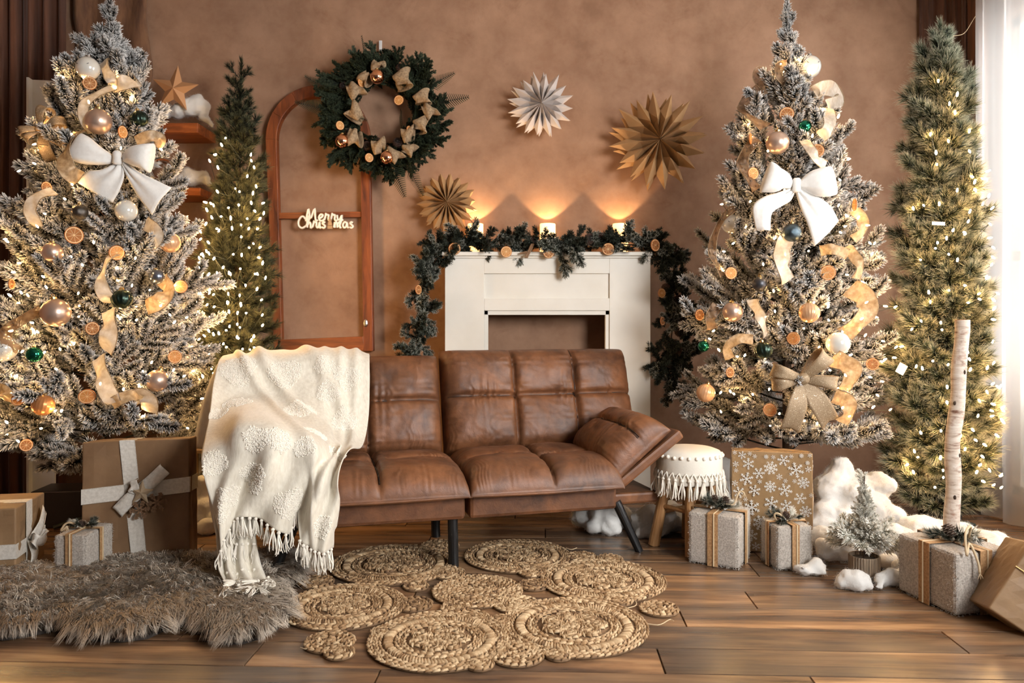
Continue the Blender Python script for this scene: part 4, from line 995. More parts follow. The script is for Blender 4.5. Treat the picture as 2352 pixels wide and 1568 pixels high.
def run(pts, n, rad, e, org, lean=(0, -.3, 0)):
    P = smoothpath(pts, n); T = np.gradient(P, axis=0)
    for i in range(n):
        d = Vector(T[i]).normalized()*(1 if rnd.random() < .5 else -1)+Vector((rnd.uniform(-1, 1), rnd.uniform(-1, .3), rnd.uniform(-.8, .9)))*1.0+Vector(lean)
        p = Vector(P[i])+Vector((rnd.uniform(-1, 1), rnd.uniform(-1, .4), rnd.uniform(-.4, .8)))*rad-Vector(org)
        link('sprig', rnd.choice(GA), e, aim(p, d, rnd.uniform(0, 6), rnd.uniform(.62, .95)))
og = (mc, YM, ZM)
YG = YM+.035
run([W(1000,575,YG), W(1060,562,YG), W(1160,562,YG), W(1260,566,YG), W(1360,562,YG), W(1450,560,YG), W(1520,575,YG)], 105, .022, gar, og, (0, -.1, .15))
run([W(1005,560,YG), W(985,600,YG), W(980,660,YG), W(968,730,YG), W(962,800,YG), W(960,850,YG)], 62, .022, gar, og, (0, -.3, -.3))
run([W(1510,570,YG), W(1535,600,YG), W(1543,660,YG), W(1545,730,YG), W(1535,800,YG), W(1527,845,YG), W(1545,885,YG)], 66, .026, gar, og, (0, -.3, -.3))
run([W(1560,660,YG+.05), W(1568,710,YG+.05), W(1572,770,YG+.05), W(1556,830,YG+.05)], 26, .02, gar, og, (.3, -.2, -.2))
part('vine', G().tube(smoothpath([np.array(W(*q, YG))-np.array(og) for q in ((960,850),(968,730),(985,600),(1060,565),(1260,566),(1450,562),(1530,600),(1545,730),(1530,860))], 60), .004, 5), MT['bark'], gar)
run([W(1285,565,YM-.02), W(1290,585,YM-.04)], 3, .006, gar, og, (0, -.4, -1.2))
run([W(1318,565,YM-.02), W(1320,575,YM-.04)], 2, .006, gar, og, (0, -.4, -1.2))
for px, py, s in ((1115,556,1), (1358,546,1.1), (1380,550,1), (1557,582,1.1), (1560,690,1), (1530,665,.9), (1575,745,1.1), (1556,800,1.1), (1545,840,1), (1230,552,.8), (1562,765,1.0)):
    link('pine_cone', CD, gar, TR(W(px, py, YG-.05)-Vector(og), (rnd.uniform(-1.8, -1), rnd.uniform(-.6, .6), rnd.uniform(-.5, .5)), s))
Y5 = YM-.045
O(1044,571,14,'dried orange slice at the left corner of the mantel garland',Y=Y5,dark=True)
O(1163,578,13,'pale dried orange slice hanging left of mantel middle',Y=Y5)
O(1260,580,13,'dried orange slice under the middle candle on mantel garland',Y=Y5,dark=True,yaw=.3)
O(1397,572,14,'dark dried orange slice under the right candle on garland',Y=Y5,dark=True)
O(1505,563,14,'tilted dried orange slice at the right corner of mantel garland',Y=Y5-.02,dark=True,yaw=.8)
O(961,665,11,'edge-on dried orange slice on the left garland drop',Y=Y5,dark=True,yaw=.9)
O(1520,673,11,'pale dried orange slice on the right garland drop',Y=Y5,yaw=.7)
O(1522,737,10,'thin dried orange slice lower on the right garland drop',Y=Y5,yaw=1.0,dark=True)
for (a, b), lab in ((((1224,560),(1208,592)), 'cinnamon stick hanging upright from the mantel garland middle'), (((1196,582),(1212,578)), 'cinnamon stick lying along the mantel edge')):
    A_, B_ = W(*a, YM-.05), W(*b, YM-.06); c = (A_+B_)/2; g = G()
    for k in (-1, 1):
        P = [np.array(A_-c)+np.array([k*.0045, 0, 0]), np.array(B_-c)+np.array([k*.0045, 0, 0])]; g.tube(P, .0055, 8)
    tag(part('cinnamon_stick', g, MT['tag_wood'], None, M=TR(c)), lab, 'cinnamon stick', 'cinnamon sticks on the mantel')

# ------------------------------------------------------------------ folded paper stars
def paper_star(label, px, py, Rpx, n, mat, Y, rot=0.0, notch=.70, seed=1):
    p = W(px, py, Y); R = Rpx*Y/FPX; r = random.Random(seed); t = thing('paper_star', label, 'paper star', p, (math.pi/2, 0, 0), group='folded paper stars on the wall')
    half = math.pi/n; dz = R*.17
    part('hanging_tab', G().box((0, 0, (Y-YW)/2+dz*.2), (.03, .03, abs(Y-YW)-.004+dz*.4)), MT[mat], t)
    for layer, (ro, sc, zo) in enumerate(((0, 1.0, 0), (.07, .985, -dz*1.0))):
        for k in range(n):
            if layer and k % 1: continue
            tip = R*sc*r.uniform(.93, 1.06); a = half; nr = R*notch*sc*r.uniform(.97, 1.03); h = dz*r.uniform(.85, 1.2)
            # one bag: ridge along its middle, valleys at both sides, gusset behind
            c, s = math.cos(a), math.sin(a); ri = R*.06
            V = [(ri*.2, 0, h*1.15), (R*.42, 0, h*1.0), (tip, 0, h*.25), (nr*c, nr*s, -h*.35), (nr*.5*c, nr*.5*s, -h*.75), (nr*c, -nr*s, -h*.35), (nr*.5*c, -nr*.5*s, -h*.75), (0, 0, -h*.9), (R*.30, 0, -h*1.1)]
            F = [(0,1,4,7),(1,2,3,4),(0,7,6,1),(1,6,5,2),(7,4,8),(7,8,6),(8,4,3,2),(8,2,5,6)]
            part('pleat', G().add(V, F), MT[mat], t, M=TR((0, 0, zo+dz), (r.uniform(-.05, .05), r.uniform(-.04, .04), rot+ro+2*math.pi*k/n)))
    return t
paper_star('small white folded paper star on the wall above the mantel', 1243, 244, 75, 16, 'white_paper', YW-.095, .25, .66, 3)
paper_star('large kraft folded paper star on the wall right of white star', 1509, 328, 110, 16, 'kraft_paper', YW-.12, .12, .66, 5)
paper_star('small kraft folded paper star leaning above left mantel candle', 1028, 467, 68, 18, 'kraft_paper', YW-.085, .05, .76, 8)

# ------------------------------------------------------------------ arched wooden frame
YA = YW-.03
ax = lambda px, py: W(px, py, YA)
frame = thing('arched_frame', 'old reddish brown arched wooden window frame hung on the wall', 'window frame', ax(735, 805))
oA = np.array(frame.location)
def board(name, poly, y0=-.026, y1=.026, mat='red_wood', bev=.003):
    n = len(poly); P = [np.array(W(q[0], q[1], YA))-oA for q in poly]
    V = [p+np.array([0, y0, 0]) for p in P]+[p+np.array([0, y1, 0]) for p in P]
    F = [tuple(range(n))[::-1], tuple(range(n, 2*n))]+[(i, (i+1) % n, n+(i+1) % n, n+i) for i in range(n)]
    return part(name, G().add(V, F), MT[mat], frame, bevel=bev)
board('stile', [(613,322),(638,322),(650,778),(642,806),(632,806)]); board('stile', [(829,322),(851,322),(859,806),(836,806),(836,778)])
board('bottom_rail', [(640,780),(836,772),(840,806),(640,808)], mat='red_wood_h')
board('crossbar', [(640,489),(830,486),(831,499),(640,503)], -.012, .014, mat='red_wood_h', bev=.002)
cxa, cya, ro, ri = 732, 322, 119, 94
for k in range(6):                     # arch of six segments
    a0, a1 = math.pi*(1-k/6), math.pi*(1-(k+1)/6); q = np.linspace(a0, a1, 7)
    board('arch_segment', [(cxa+ro*math.cos(x), cya-ro*1.04*math.sin(x)) for x in q]+[(cxa+ri*math.cos(x), cya-ri*1.04*math.sin(x)) for x in q[::-1]])
# hinge blob
part('hinge', G().sphere(np.array(W(842, 742, YA))-oA+np.array([0, -.03, 0]), (.014, .008, .022), 10, 7), MT['cap_silver'], frame)
# ------------------------------------------------------------------ Merry Christmas sign, single letters cut from board
sign = thing('christmas_sign', 'small white lettered sign reading Merry Christmas on the frame crossbar', 'sign', W(745, 505, YA-.05))
LET = {'M': [[(0,0),(.10,.5),(.22,1.0),(.30,.5),(.40,.25),(.55,.65),(.72,1.0),(.74,.5),(.80,.05),(.95,.12)]],
 'e': [[(0,.22),(.25,.30),(.38,.48),(.22,.55),(.06,.35),(.12,.08),(.35,.05),(.5,.2)]],
 'r': [[(0,.08),(.10,.42),(.14,.62),(.20,.50),(.36,.50),(.33,.2),(.42,.05),(.55,.12)]],
 'y': [[(0,.5),(.05,.2),(.2,.12),(.38,.5),(.30,-.1),(.12,-.4),(.0,-.3),(.2,-.05),(.5,.15)]],
 'C': [[(.62,.78),(.5,.98),(.25,.95),(.05,.6),(.08,.2),(.35,.02),(.65,.18)]],
 'h': [[(0,.15),(.25,.7),(.25,1.0),(.12,.9),(.12,.05)], [(.14,.25),(.3,.5),(.4,.35),(.4,.05),(.52,.12)]],
 'i': [[(0,.12),(.12,.5),(.14,.05),(.28,.12)], [(.14,.74),(.15,.78)]],
 's': [[(.30,.46),(.17,.54),(.06,.42),(.18,.30),(.30,.16),(.17,.03),(.02,.10)]],
 'm': [[(0,.05),(.06,.5),(.08,.05)], [(.08,.3),(.2,.52),(.28,.3),(.29,.05)], [(.29,.3),(.42,.52),(.5,.3),(.52,.05),(.62,.12)]],
 'a': [[(.38,.45),(.2,.54),(.04,.3),(.12,.06),(.3,.12),(.4,.48),(.42,.08),(.55,.12)]]}
def write(word, x, y, h, adv):
    for ch, ad in zip(word, adv):
        if ch != ' ':
            for w_, y_, m_ in ((3.1, .006, 'sign_board'), (2.25, 0.0, 'sign_white')):
                g = G()
                for st in LET[ch]:
                    P = [np.array(W(x+u*h, y-v*h, YA-.05))-np.array(sign.location)+np.array([0, y_, 0]) for u, v in st]
                    g.tube(smoothpath(P, 22), w_*YA/FPX, 8)
                part('letter' if m_ == 'sign_white' else 'letter_edge', g, MT[m_], sign, smooth=True)
        x += ad*h
write('Merry', 702, 508, 29, (.98, .48, .5, .52, .6))
write('Chris mas', 684, 524, 27, (.68, .55, .5, .3, .42, .62, .72, .60, .4))
g = G(); tx = 758
for k, (w_, yy) in enumerate(((11, 522), (8.5, 514), (6, 507), (3.5, 501))): g.box(np.array(W(tx, yy, YA-.055))-np.array(sign.location), (w_*YA/FPX, .008, 7*YA/FPX))
part('tree_cutout', g, MT['sign_board'], sign)

# ------------------------------------------------------------------ wreath
YWr = YW-.10
wr = thing('wreath', 'large green pine wreath with burlap ribbon and gold baubles on the wall', 'wreath', W(882, 265, YWr))
WB = [branch_mesh(600+s, .19, 6, .022, .0022, 13, 'wreath_green', spread=.7, ang=.7, start=.02, curl=.05) for s in range(4)]
def fern(seed):
    g = G(); r = random.Random(seed); L = .22; g.tube([(0, 0, 0), (L*.5, 0, .01), (L, 0, -.005)], [.002, .0015, .001], 4)
    for k in range(15):
        f = (k+1)/16; le = .052*(1-f)**.8+.008
        for s in (-1, 1): g.add([(L*f-.004, 0, .004), (L*f+.004, 0, .004), (L*f+le*.55+.0045, s*le*.85, .002), (L*f+le*.66, s*le, 0)], [(0,1,2,3)], [.3,.3,.8,1])
    return g.mesh('fern', MT['wreath_green'])
FE = [fern(i) for i in range(2)]
sW = YWr/FPX; ring0 = (0.0, .0)
def rp(a, rpx, dy=0): return Vector((math.cos(a)*rpx*sW, dy, math.sin(a)*rpx*sW*1.03))
gt = G(); gt.tube([rp(2*math.pi*k/40, 88, .03) for k in range(41)], .022, 8); part('ring_base', gt, MT['bark'], wr)
for k in range(210):
    a = 2*math.pi*k/210+rnd.uniform(-.05, .05); lay = k % 3
    d = rp(a, 1).normalized()*(.95 if lay < 2 else .25)+Vector((-math.sin(a), 0, math.cos(a)))*rnd.uniform(.15, .9)*(1 if lay != 1 else .5)+Vector((0, -rnd.uniform(.0, .55), 0))
    if lay == 2: d = Vector((-math.sin(a), 0, math.cos(a)))+rp(a, 1).normalized()*rnd.uniform(-.35, .3)+Vector((0, -.25, 0))
    link('branch', rnd.choice(WB), wr, aim(rp(a, rnd.uniform(60, 96), rnd.uniform(-.06, .03)), d, rnd.uniform(0, 6), rnd.uniform(.62, 1.0)))
for px, py, dx, dz, s in ((1000,238,1,.15,.95),(985,200,1,.5,.8),(930,355,.3,-1,.8),(905,380,.35,-1,.95),(940,385,.5,-1,.9),(920,250,.05,-1,.8),(845,150,-.2,1,.8),(760,210,-.9,.5,.8),(745,250,-1,.2,.8),(800,260,.7,-.3,.6),(880,350,-.8,-.4,.5)):
    link('fern', rnd.choice(FE), wr, aim(W(px, py, YWr-.08)-wr.location, (dx, -.15, dz), math.pi/2+rnd.uniform(-.4, .4), s*.95))
def wloop(px, py, a, L, w):
    o = W(px, py, YWr-.10)-wr.location; d = np.array([math.cos(a), 0, math.sin(a)]); u = np.array([-math.sin(a), 0, math.cos(a)]); x = np.linspace(0, 1, 20); s = YWr/FPX
    C = np.array(o)+d*(L*s*(np.sin(x*math.pi)-.35))[:, None]+np.array([0, -1, 0])*(.035*np.cos(x*math.pi*1.0)+.03*np.sin(x*math.pi))[:, None]+u*(.014*np.sin(x*5+a))[:, None]
    wd = w*s*(.5+.5*np.sin(x*math.pi)); g = G(); strip(g, C, wd, u, n=9, wav=.010); part('ribbon_loop', g, MT['burlap'], wr, smooth=True, solid=.0015)
for q in ((868,160,1.4,20,13),(845,180,-2.3,24,13),(920,188,.2,34,22),(815,205,-1.2,32,20),(822,266,2.6,32,20),(818,312,-1.8,34,17),(872,345,1.9,30,16),(902,352,-1.0,34,16),(935,345,-.6,26,15),(940,318,1.9,30,16),(962,290,-.2,28,19),(965,232,.2,32,18),(985,252,-1.2,30,16)): wloop(*q)
def wball(px, py, r):
    p = W(px, py, YWr-.135)-wr.location; R = r*YWr/FPX
    b_ = link('bauble', ball_mesh('plain', MT['rose_gold']), wr, TR(p, (0, 0, 0), R)); part('cap', G().lathe([(.22, .93), (.22, 1.12), (.05, 1.15)], 12), MT['cap_gold'], b_)
wball(866, 176, 16); wball(786, 324, 16); wball(889, 362, 15)
for px, py, r, yw in ((831, 189, 11, .9), (781, 288, 10, .7), (916, 230, 11, -.2), (848, 362, 10, .6), (940, 297, 8, .9)):
    e = bpy.data.objects.new('orange_slice', None); COL.objects.link(e); e.parent = wr; e.matrix_local = TR(W(px, py, YWr-.13)-wr.location, (math.pi/2, 0, yw))
    for nme, me in zip(('rind', 'pith', 'flesh'), SL[False]): link(nme, me, e, Matrix.Scale(r*YWr/FPX, 4))
for px, py in ((788, 195), (768, 300), (842, 335), (912, 322), (920, 150), (862, 328), (800, 300)):
    link('pine_cone', CD, wr, TR(W(px, py, YWr-.09)-wr.location, (rnd.uniform(-2, -1), rnd.uniform(-.5, .5), 0), 1.0))
part('hanger', G().box(W(874, 106, YW-.03)-wr.location, (.018, .006, .065)), MT['white_shelf'], wr, bevel=.002)

# ------------------------------------------------------------------ wall shelves, star, panel, stand-in sheet
def shelf(label, pyt, pyb, xr, xl):
    zt_ = HC-(pyt-CY)*4.2/FPX; zb_ = HC-(pyb-CY)*4.2/FPX
    o = part('wall_shelf', G().box(((xl+xr)/2-xr, 0, (zt_+zb_)/2-zb_), (xr-xl, .26, zt_-zb_)), MT['red_wood_h'], None, M=TR((xr, 4.335, zb_)), bevel=.004)
    tag(o, label, 'shelf', 'wooden wall shelves'); return zt_
zs1 = shelf('upper wooden wall shelf right of the large tree with star', 281, 304, -1.735, -2.5)
zs2 = shelf('lower wooden wall shelf right of the large tree holding snow', 430, 448, -1.72, -2.5)
pz = W(402, 205, 4.26); star = thing('metal_star', 'gold five pointed star standing on cotton snow on the upper shelf', 'star', pz, (0, .12, 0)); R5 = 56*4.26/FPX
for k in range(5):
    a = math.pi/2+2*math.pi*k/5; b0, b1 = a-math.pi/5, a+math.pi/5; ri5 = R5*.42; d = .028
    V = [(0, -d, 0), (R5*math.cos(a), 0, R5*math.sin(a)), (ri5*math.cos(b0), 0, ri5*math.sin(b0)), (ri5*math.cos(b1), 0, ri5*math.sin(b1)), (0, d, 0)]
    part('point', G().add(V, [(0,2,1),(0,1,3),(4,1,2),(4,3,1)]), MT['star_gold'], star)
wp = W(100, 320, 4.0)
g = G().box((0, 0, .95), (.12, .02, 1.9)); g2 = G().box((-.055, -.02, .95), (.012, .05, 1.9))
pan = thing('white_panel', 'tall narrow white board standing behind the large tree at left', 'panel', (wp.x, 4.0, 0), (0, 0, .15))
zt_ = W(100, 185, 4.0).z
part('face_board', G().box((0, 0, zt_/2), (.115, .018, zt_)), MT['white_shelf'], pan, bevel=.002)
part('edge_board', G().box((-.056, -.025, zt_/2), (.012, .05, zt_)), MT['white_shelf'], pan, bevel=.002)
# ragged brown sheet standing in for a smeared patch behind the tree top
top = [(168,-40),(172,40),(180,90),(176,130),(200,150)]; bot = [(345,-40),(338,40),(345,110),(350,170),(340,215)]
A_ = smoothpath([W(q[0], q[1], YW-.02) for q in top], 14); B_ = smoothpath([W(q[0], q[1], YW-.02) for q in bot], 14); Pq = []
for i in range(14): Pq.append([A_[i]*(1-f)+B_[i]*f+np.array([0, -.012*math.sin(f*14+i*.4)-.006, rnd.uniform(-.01, .01)+(-.05*abs(math.sin(f*9)) if i == 13 else 0)]) for f in np.linspace(0, 1, 18)])
oc = np.array(W(255, 60, YW-.02)); tag(part('brown_standin', G().grid(np.array(Pq)-oc), MT['brown_standin'], None, smooth=True, solid=.003, M=TR(oc)), 'ragged brown sheet standing in for a smeared patch behind the left tree top', 'cloth')
# ------------------------------------------------------------------ jute rug of braided discs
rug = thing('jute_rug', 'round braided jute rug of linked discs under the sofa', 'rug', (-.1, 2.75, 0))
OR = Vector((-.1, 2.75, 0))
def stitch_ring(g, cx, cy, r, w, h, z, slant, rs, tone, seg=None, lenf=2.5):
    n = max(6, int(2*math.pi*r/(w*lenf))) if seg is None else seg
    a = np.arange(n)*2*math.pi/n+rs.rand()*.5
    for k in range(n):
        t = np.array([-math.sin(a[k]), math.cos(a[k]), 0]); o = np.array([math.cos(a[k]), math.sin(a[k]), 0]); d = t*math.cos(slant)+o*math.sin(slant); s = -t*math.sin(slant)+o*math.cos(slant)
        L = w*lenf*.66; p = np.array([cx+r*math.cos(a[k]), cy+r*math.sin(a[k]), z])+o*rs.normal(0, w*.06); hh = h*rs.uniform(.8, 1.2); ww = w*.56
        V = [p-d*L-[0,0,h*.5], p-d*L*.55+s*ww*.8, p-d*L*.55+[0,0,hh*.8], p-d*L*.55-s*ww*.8, p+d*L*.55+s*ww*.8, p+d*L*.55+[0,0,hh], p+d*L*.55-s*ww*.8, p+d*L-[0,0,h*.5]]
        V[2] = V[2]+0; F = [(0,2,1),(0,3,2),(1,2,5,4),(2,3,6,5),(7,4,5),(7,5,6)]
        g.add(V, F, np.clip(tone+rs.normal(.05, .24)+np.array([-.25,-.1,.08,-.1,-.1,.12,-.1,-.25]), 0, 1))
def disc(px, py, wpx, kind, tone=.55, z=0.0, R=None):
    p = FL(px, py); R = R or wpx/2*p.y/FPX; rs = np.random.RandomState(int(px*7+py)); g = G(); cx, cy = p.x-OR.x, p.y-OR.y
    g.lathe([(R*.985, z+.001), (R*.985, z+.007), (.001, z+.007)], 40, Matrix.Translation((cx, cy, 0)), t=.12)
    w = .0088; r = R-w*.55; k = 0
    if kind == 'big':
        for i in range(5): stitch_ring(g, cx, cy, r, w, .006, z+.009, .28 if i % 2 else -.28, rs, tone); r -= w*1.0
        bw = min(.042, R*.17); stitch_ring(g, cx, cy, r-bw*.45, .0125, .009, z+.009, 1.2, rs, tone+.06, seg=int(2*math.pi*r/.0105), lenf=bw*.52/(.0125*.66)); r -= bw+.003
        for i in range(4): stitch_ring(g, cx, cy, r, w, .006, z+.009, .28 if i % 2 else -.28, rs, tone); r -= w
        m = 7; rr = r*.36; rc = r-rr*.95
        for j in range(m):
            a = 2*math.pi*j/m; q = rr*.78
            while q > .006: stitch_ring(g, cx+rc*math.cos(a), cy+rc*math.sin(a), q, w*.85, .008, z+.010, .3, rs, tone+.03); q -= w*.85
        q = r-rr*1.75
        while q > .004: stitch_ring(g, cx, cy, q, w*.85, .008, z+.009, -.3, rs, tone); q -= w*.85
    else:
        while r > .004:
            stitch_ring(g, cx, cy, r, w, .007, z+.009, (.3 if k % 2 else -.3) if kind == 'coil' else (.9 if k % 2 else -.3), rs, tone); r -= w; k += 1
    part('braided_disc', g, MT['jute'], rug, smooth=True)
for q in ((1010,1473,332,'big',.62),(1318,1441,342,'big',.6),(790,1395,285,'big',.52),(1385,1335,290,'big',.56),(1188,1279,245,'big',.42),(905,1298,290,'big',.38),(1096,1361,210,'coil2',.55),
          (950,1392,88,'coil',.3),(1226,1347,72,'coil',.28),(1186,1392,108,'coil',.78),(1045,1400,70,'coil',.4),(1330,1312,60,'coil',.4),(1225,1318,70,'coil',.45),(1290,1390,60,'coil',.5),(1085,1423,80,'coil',.5),(1150,1430,60,'coil',.45),(1030,1320,80,'coil',.45),(1420,1383,70,'coil',.5),(955,1350,60,'coil',.42),
          (1514,1402,92,'coil2',.55),(757,1479,118,'coil2',.5),(779,1504,72,'coil',.58),(1187,1507,130,'coil2',.58),(1102,1530,68,'coil',.62),(1283,1509,62,'coil',.6),(725,1340,85,'coil2',.32),(1010,1257,90,'coil2',.36),(1335,1282,70,'coil2',.36),(1400,1287,62,'coil',.42),(880,1455,60,'coil',.5),(1130,1470,50,'coil',.5)): disc(*q)
for pts in (((1488,1438),(1515,1440),(1538,1428),(1548,1431)), ((1445,1362),(1462,1392),(1440,1402)), ((1300,1262),(1312,1266),(1325,1262)), ((690,1492),(702,1496),(712,1492))):
    part('loose_fibre', G().tube(smoothpath([FL(*q)-OR+Vector((0, 0, .008)) for q in pts], 12), .0018, 4), MT['twine'], rug)

# ------------------------------------------------------------------ sheepskin
sk = thing('sheepskin_rug', 'shaggy grey sheepskin rug on the floor at lower left', 'rug', FL(330, 1400))
OK_ = np.array(FL(330, 1400))
outline = [(-70,1330),(40,1322),(130,1328),(210,1322),(300,1302),(400,1296),(480,1302),(560,1300),(640,1290),(690,1310),(676,1345),(640,1372),(652,1410),(640,1448),(600,1470),(560,1482),(520,1484),(478,1462),(430,1440),(390,1446),(340,1470),(280,1478),(215,1476),(180,1466),(130,1452),(60,1466),(10,1474),(-70,1470)]
ol = np.array([FL(*q)[:2] for q in outline]); cen = np.array([-1.23, 2.72])
def inside(x, y):
    c = np.zeros(len(x), bool); n = len(ol)
    for i in range(n):
        a, b = ol[i], ol[(i+1) % n]; m = ((a[1] > y) != (b[1] > y)) & (x < (b[0]-a[0])*(y-a[1])/(b[1]-a[1]+1e-12)+a[0]); c ^= m
    return c
def edgedist(x, y):
    d = np.full(len(x), 9.0); g_ = np.zeros((len(x), 2)); n = len(ol); P = np.stack([x, y], 1)
    for i in range(n):
        a, b = ol[i], ol[(i+1) % n]; ab = b-a; t = np.clip(((P-a)@ab)/(ab@ab), 0, 1); q = a+t[:, None]*ab; v = P-q; dd = np.hypot(v[:, 0], v[:, 1]); m = dd < d; d[m] = dd[m]; g_[m] = v[m]
    return d, g_
V = [(p[0]-OK_[0], p[1]-OK_[1], .004) for p in ol]+[((p[0]-cen[0])*.93+cen[0]-OK_[0], (p[1]-cen[1])*.93+cen[1]-OK_[1], .022) for p in ol]; n = len(ol)
part('hide', G().add(V, [(i, (i+1) % n, n+(i+1) % n, n+i) for i in range(n)]+[tuple(range(n, 2*n))]), MT['hide'], sk)
rs = np.random.RandomState(12); NC = 4200
xs = rs.uniform(ol[:, 0].min(), ol[:, 0].max(), NC*3); ys = rs.uniform(ol[:, 1].min(), ol[:, 1].max(), NC*3); m = inside(xs, ys); xs, ys = xs[m][:NC], ys[m][:NC]
ed, gv = edgedist(xs, ys); gv = gv/(np.hypot(gv[:, 0], gv[:, 1])[:, None]+1e-9)
flow = np.stack([np.sin(xs*5.3+1.5*np.sin(ys*6))*.8+.2, np.cos(xs*4.1+ys*5.5)*.6-.55], 1)
w = np.exp(-ed/.06)[:, None]; flow = flow*(1-w)-gv*w*1.15
lum = .5+.28*np.sin(xs*9+3*np.sin(ys*11))+rs.normal(0, .12, len(xs)); g = G(); SV = []; ST = []; per = 22
for c in range(len(xs)):
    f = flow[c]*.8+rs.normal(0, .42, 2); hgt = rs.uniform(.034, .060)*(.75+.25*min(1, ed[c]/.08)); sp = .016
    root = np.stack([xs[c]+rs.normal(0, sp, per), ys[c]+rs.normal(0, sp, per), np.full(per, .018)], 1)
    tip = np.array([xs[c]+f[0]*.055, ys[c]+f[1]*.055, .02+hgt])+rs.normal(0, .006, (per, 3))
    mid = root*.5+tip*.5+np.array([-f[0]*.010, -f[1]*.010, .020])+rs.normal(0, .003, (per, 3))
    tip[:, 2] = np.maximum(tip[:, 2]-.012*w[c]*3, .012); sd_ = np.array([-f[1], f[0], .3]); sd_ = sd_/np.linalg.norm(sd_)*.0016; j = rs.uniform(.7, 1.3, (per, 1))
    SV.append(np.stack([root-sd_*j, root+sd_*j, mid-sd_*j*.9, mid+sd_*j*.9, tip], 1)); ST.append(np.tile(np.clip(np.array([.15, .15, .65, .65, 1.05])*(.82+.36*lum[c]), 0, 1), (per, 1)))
SV = np.concatenate(SV); ST = np.concatenate(ST); k = len(SV)
V = SV.reshape(-1, 3)-OK_; V[:, 2] = SV.reshape(-1, 3)[:, 2]; base = np.arange(k)*5
loops = np.stack([base, base+1, base+3, base+2, base+2, base+3, base+4], 1).reshape(-1)
me = bpy.data.meshes.new('fur'); me.vertices.add(len(V)); me.vertices.foreach_set('co', V.astype(np.float32).reshape(-1)); me.loops.add(len(loops)); me.loops.foreach_set('vertex_index', loops.astype(np.int32))
me.polygons.add(2*k); ls = np.stack([np.arange(k)*7, np.arange(k)*7+4], 1).reshape(-1); me.polygons.foreach_set('loop_start', ls.astype(np.int32))
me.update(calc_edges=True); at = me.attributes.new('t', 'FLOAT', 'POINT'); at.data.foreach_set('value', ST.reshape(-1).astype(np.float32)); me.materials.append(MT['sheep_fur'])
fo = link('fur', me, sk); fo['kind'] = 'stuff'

# ------------------------------------------------------------------ gifts
def rbox(name, d, mat, parent, bev=.006, wob=0.0, seed=0, sub=0):
    g = G(); g.box((0, 0, d[2]/2), d); return part(name, g, mat, parent, bevel=bev)
def wrapped(name, d, mat, parent, bev=.004, seed=0):
    """paper wrapped box: dented faces with folds at the ends"""
    r = np.random.RandomState(seed); n = 10; g = G(); x, y, z = d
    for ax in range(3):
        for s in (0, 1):
            q = np.linspace(0, 1, n); A, B_ = np.meshgrid(q, q, indexing='ij'); e = np.minimum(np.minimum(A, 1-A), np.minimum(B_, 1-B_)); dent = .0035*fbm(A*1.2, B_*1.2, seed+ax*2+s)*np.clip(e*8, 0, 1)
            P = np.zeros((n, n, 3)); o = [k for k in range(3) if k != ax]; P[..., o[0]] = A*d[o[0]]-d[o[0]]/2; P[..., o[1]] = B_*d[o[1]]-d[o[1]]/2; P[..., ax] = (s-.5)*d[ax]+dent*(1 if s else -1)
            P[..., 2] += z/2; g.grid(P, flip=(s == 0) == (ax != 1))
    b = part(name, g, mat, parent); md = b.modifiers.new('weld', 'WELD'); md.merge_threshold = .0005; md = b.modifiers.new('bevel', 'BEVEL'); md.width = bev; md.segments = 3; md.limit_method = 'ANGLE'; md.angle_limit = .9
    return b
def band(parent, d, axis, off, w, mat, name='ribbon', th=.0016, edge=None, tilt=0.0):
    """ribbon loop around a box standing on z=0; axis 'x': band lies in a plane of constant x"""
    x, y, z = d[0]/2+.0018, d[1]/2+.0018, d[2]; e = .0018
    if axis == 'x': path = [(off, -y, .002), (off+tilt, -y, z+e), (off+tilt, y, z+e), (off, y, .002)]; side = (1, 0, 0)
    elif axis == 'y': path = [(-x, off, .002), (-x, off, z+e), (x, off, z+e), (x, off, .002)]; side = (0, 1, 0)
    else: path = [(-x, -y, off), (x, -y, off+tilt), (x, y, off+tilt), (-x, y, off), (-x, -y, off)]; side = (0, 0, 1)
    g = G(); P = np.array(path)
    for a, b in zip(P[:-1], P[1:]):
        s = np.array(side)*w/2; g.add([a-s, b-s, b+s, a+s], [(0,1,2,3)])
    o = part(name, g, MT[mat], parent, solid=th)
    if edge:
        for k in (-1, 1): part('ribbon_edge', G().tube(P+np.array(side)*k*w/2, .0015, 5), MT[edge], o)
    return o
def felt_fur(d, parent, n=5200, seed=1, L=.009):
    r = np.random.RandomState(seed); x, y, z = d; areas = [y*z, y*z, x*z, x*z, x*y]; P = []; Nn = []
    for f, a in enumerate(areas):
        m = int(n*a/sum(areas)); u, v = r.rand(m), r.rand(m)
        if f < 2: s = f*2-1; P.append(np.stack([np.full(m, s*x/2), (u-.5)*y, v*z], 1)); Nn.append(np.tile([s, 0, 0], (m, 1)))
        elif f < 4: s = (f-2)*2-1; P.append(np.stack([(u-.5)*x, np.full(m, s*y/2), v*z], 1)); Nn.append(np.tile([0, s, 0], (m, 1)))
        else: P.append(np.stack([(u-.5)*x, (v-.5)*y, np.full(m, z)], 1)); Nn.append(np.tile([0, 0, 1], (m, 1)))
    P = np.concatenate(P); Nn = np.concatenate(Nn).astype(float); D = Nn*.5+r.normal(0, .55, Nn.shape)+np.array([0, 0, -.2]); g = G(); 
    needle_block(g, P-Nn*.001, D, L*r.uniform(.6, 1.2, len(P)), .0011, (0, .5, 1), blunt=False)
    o = part('fur', g, MT['felt_fur'], parent, kind='stuff')
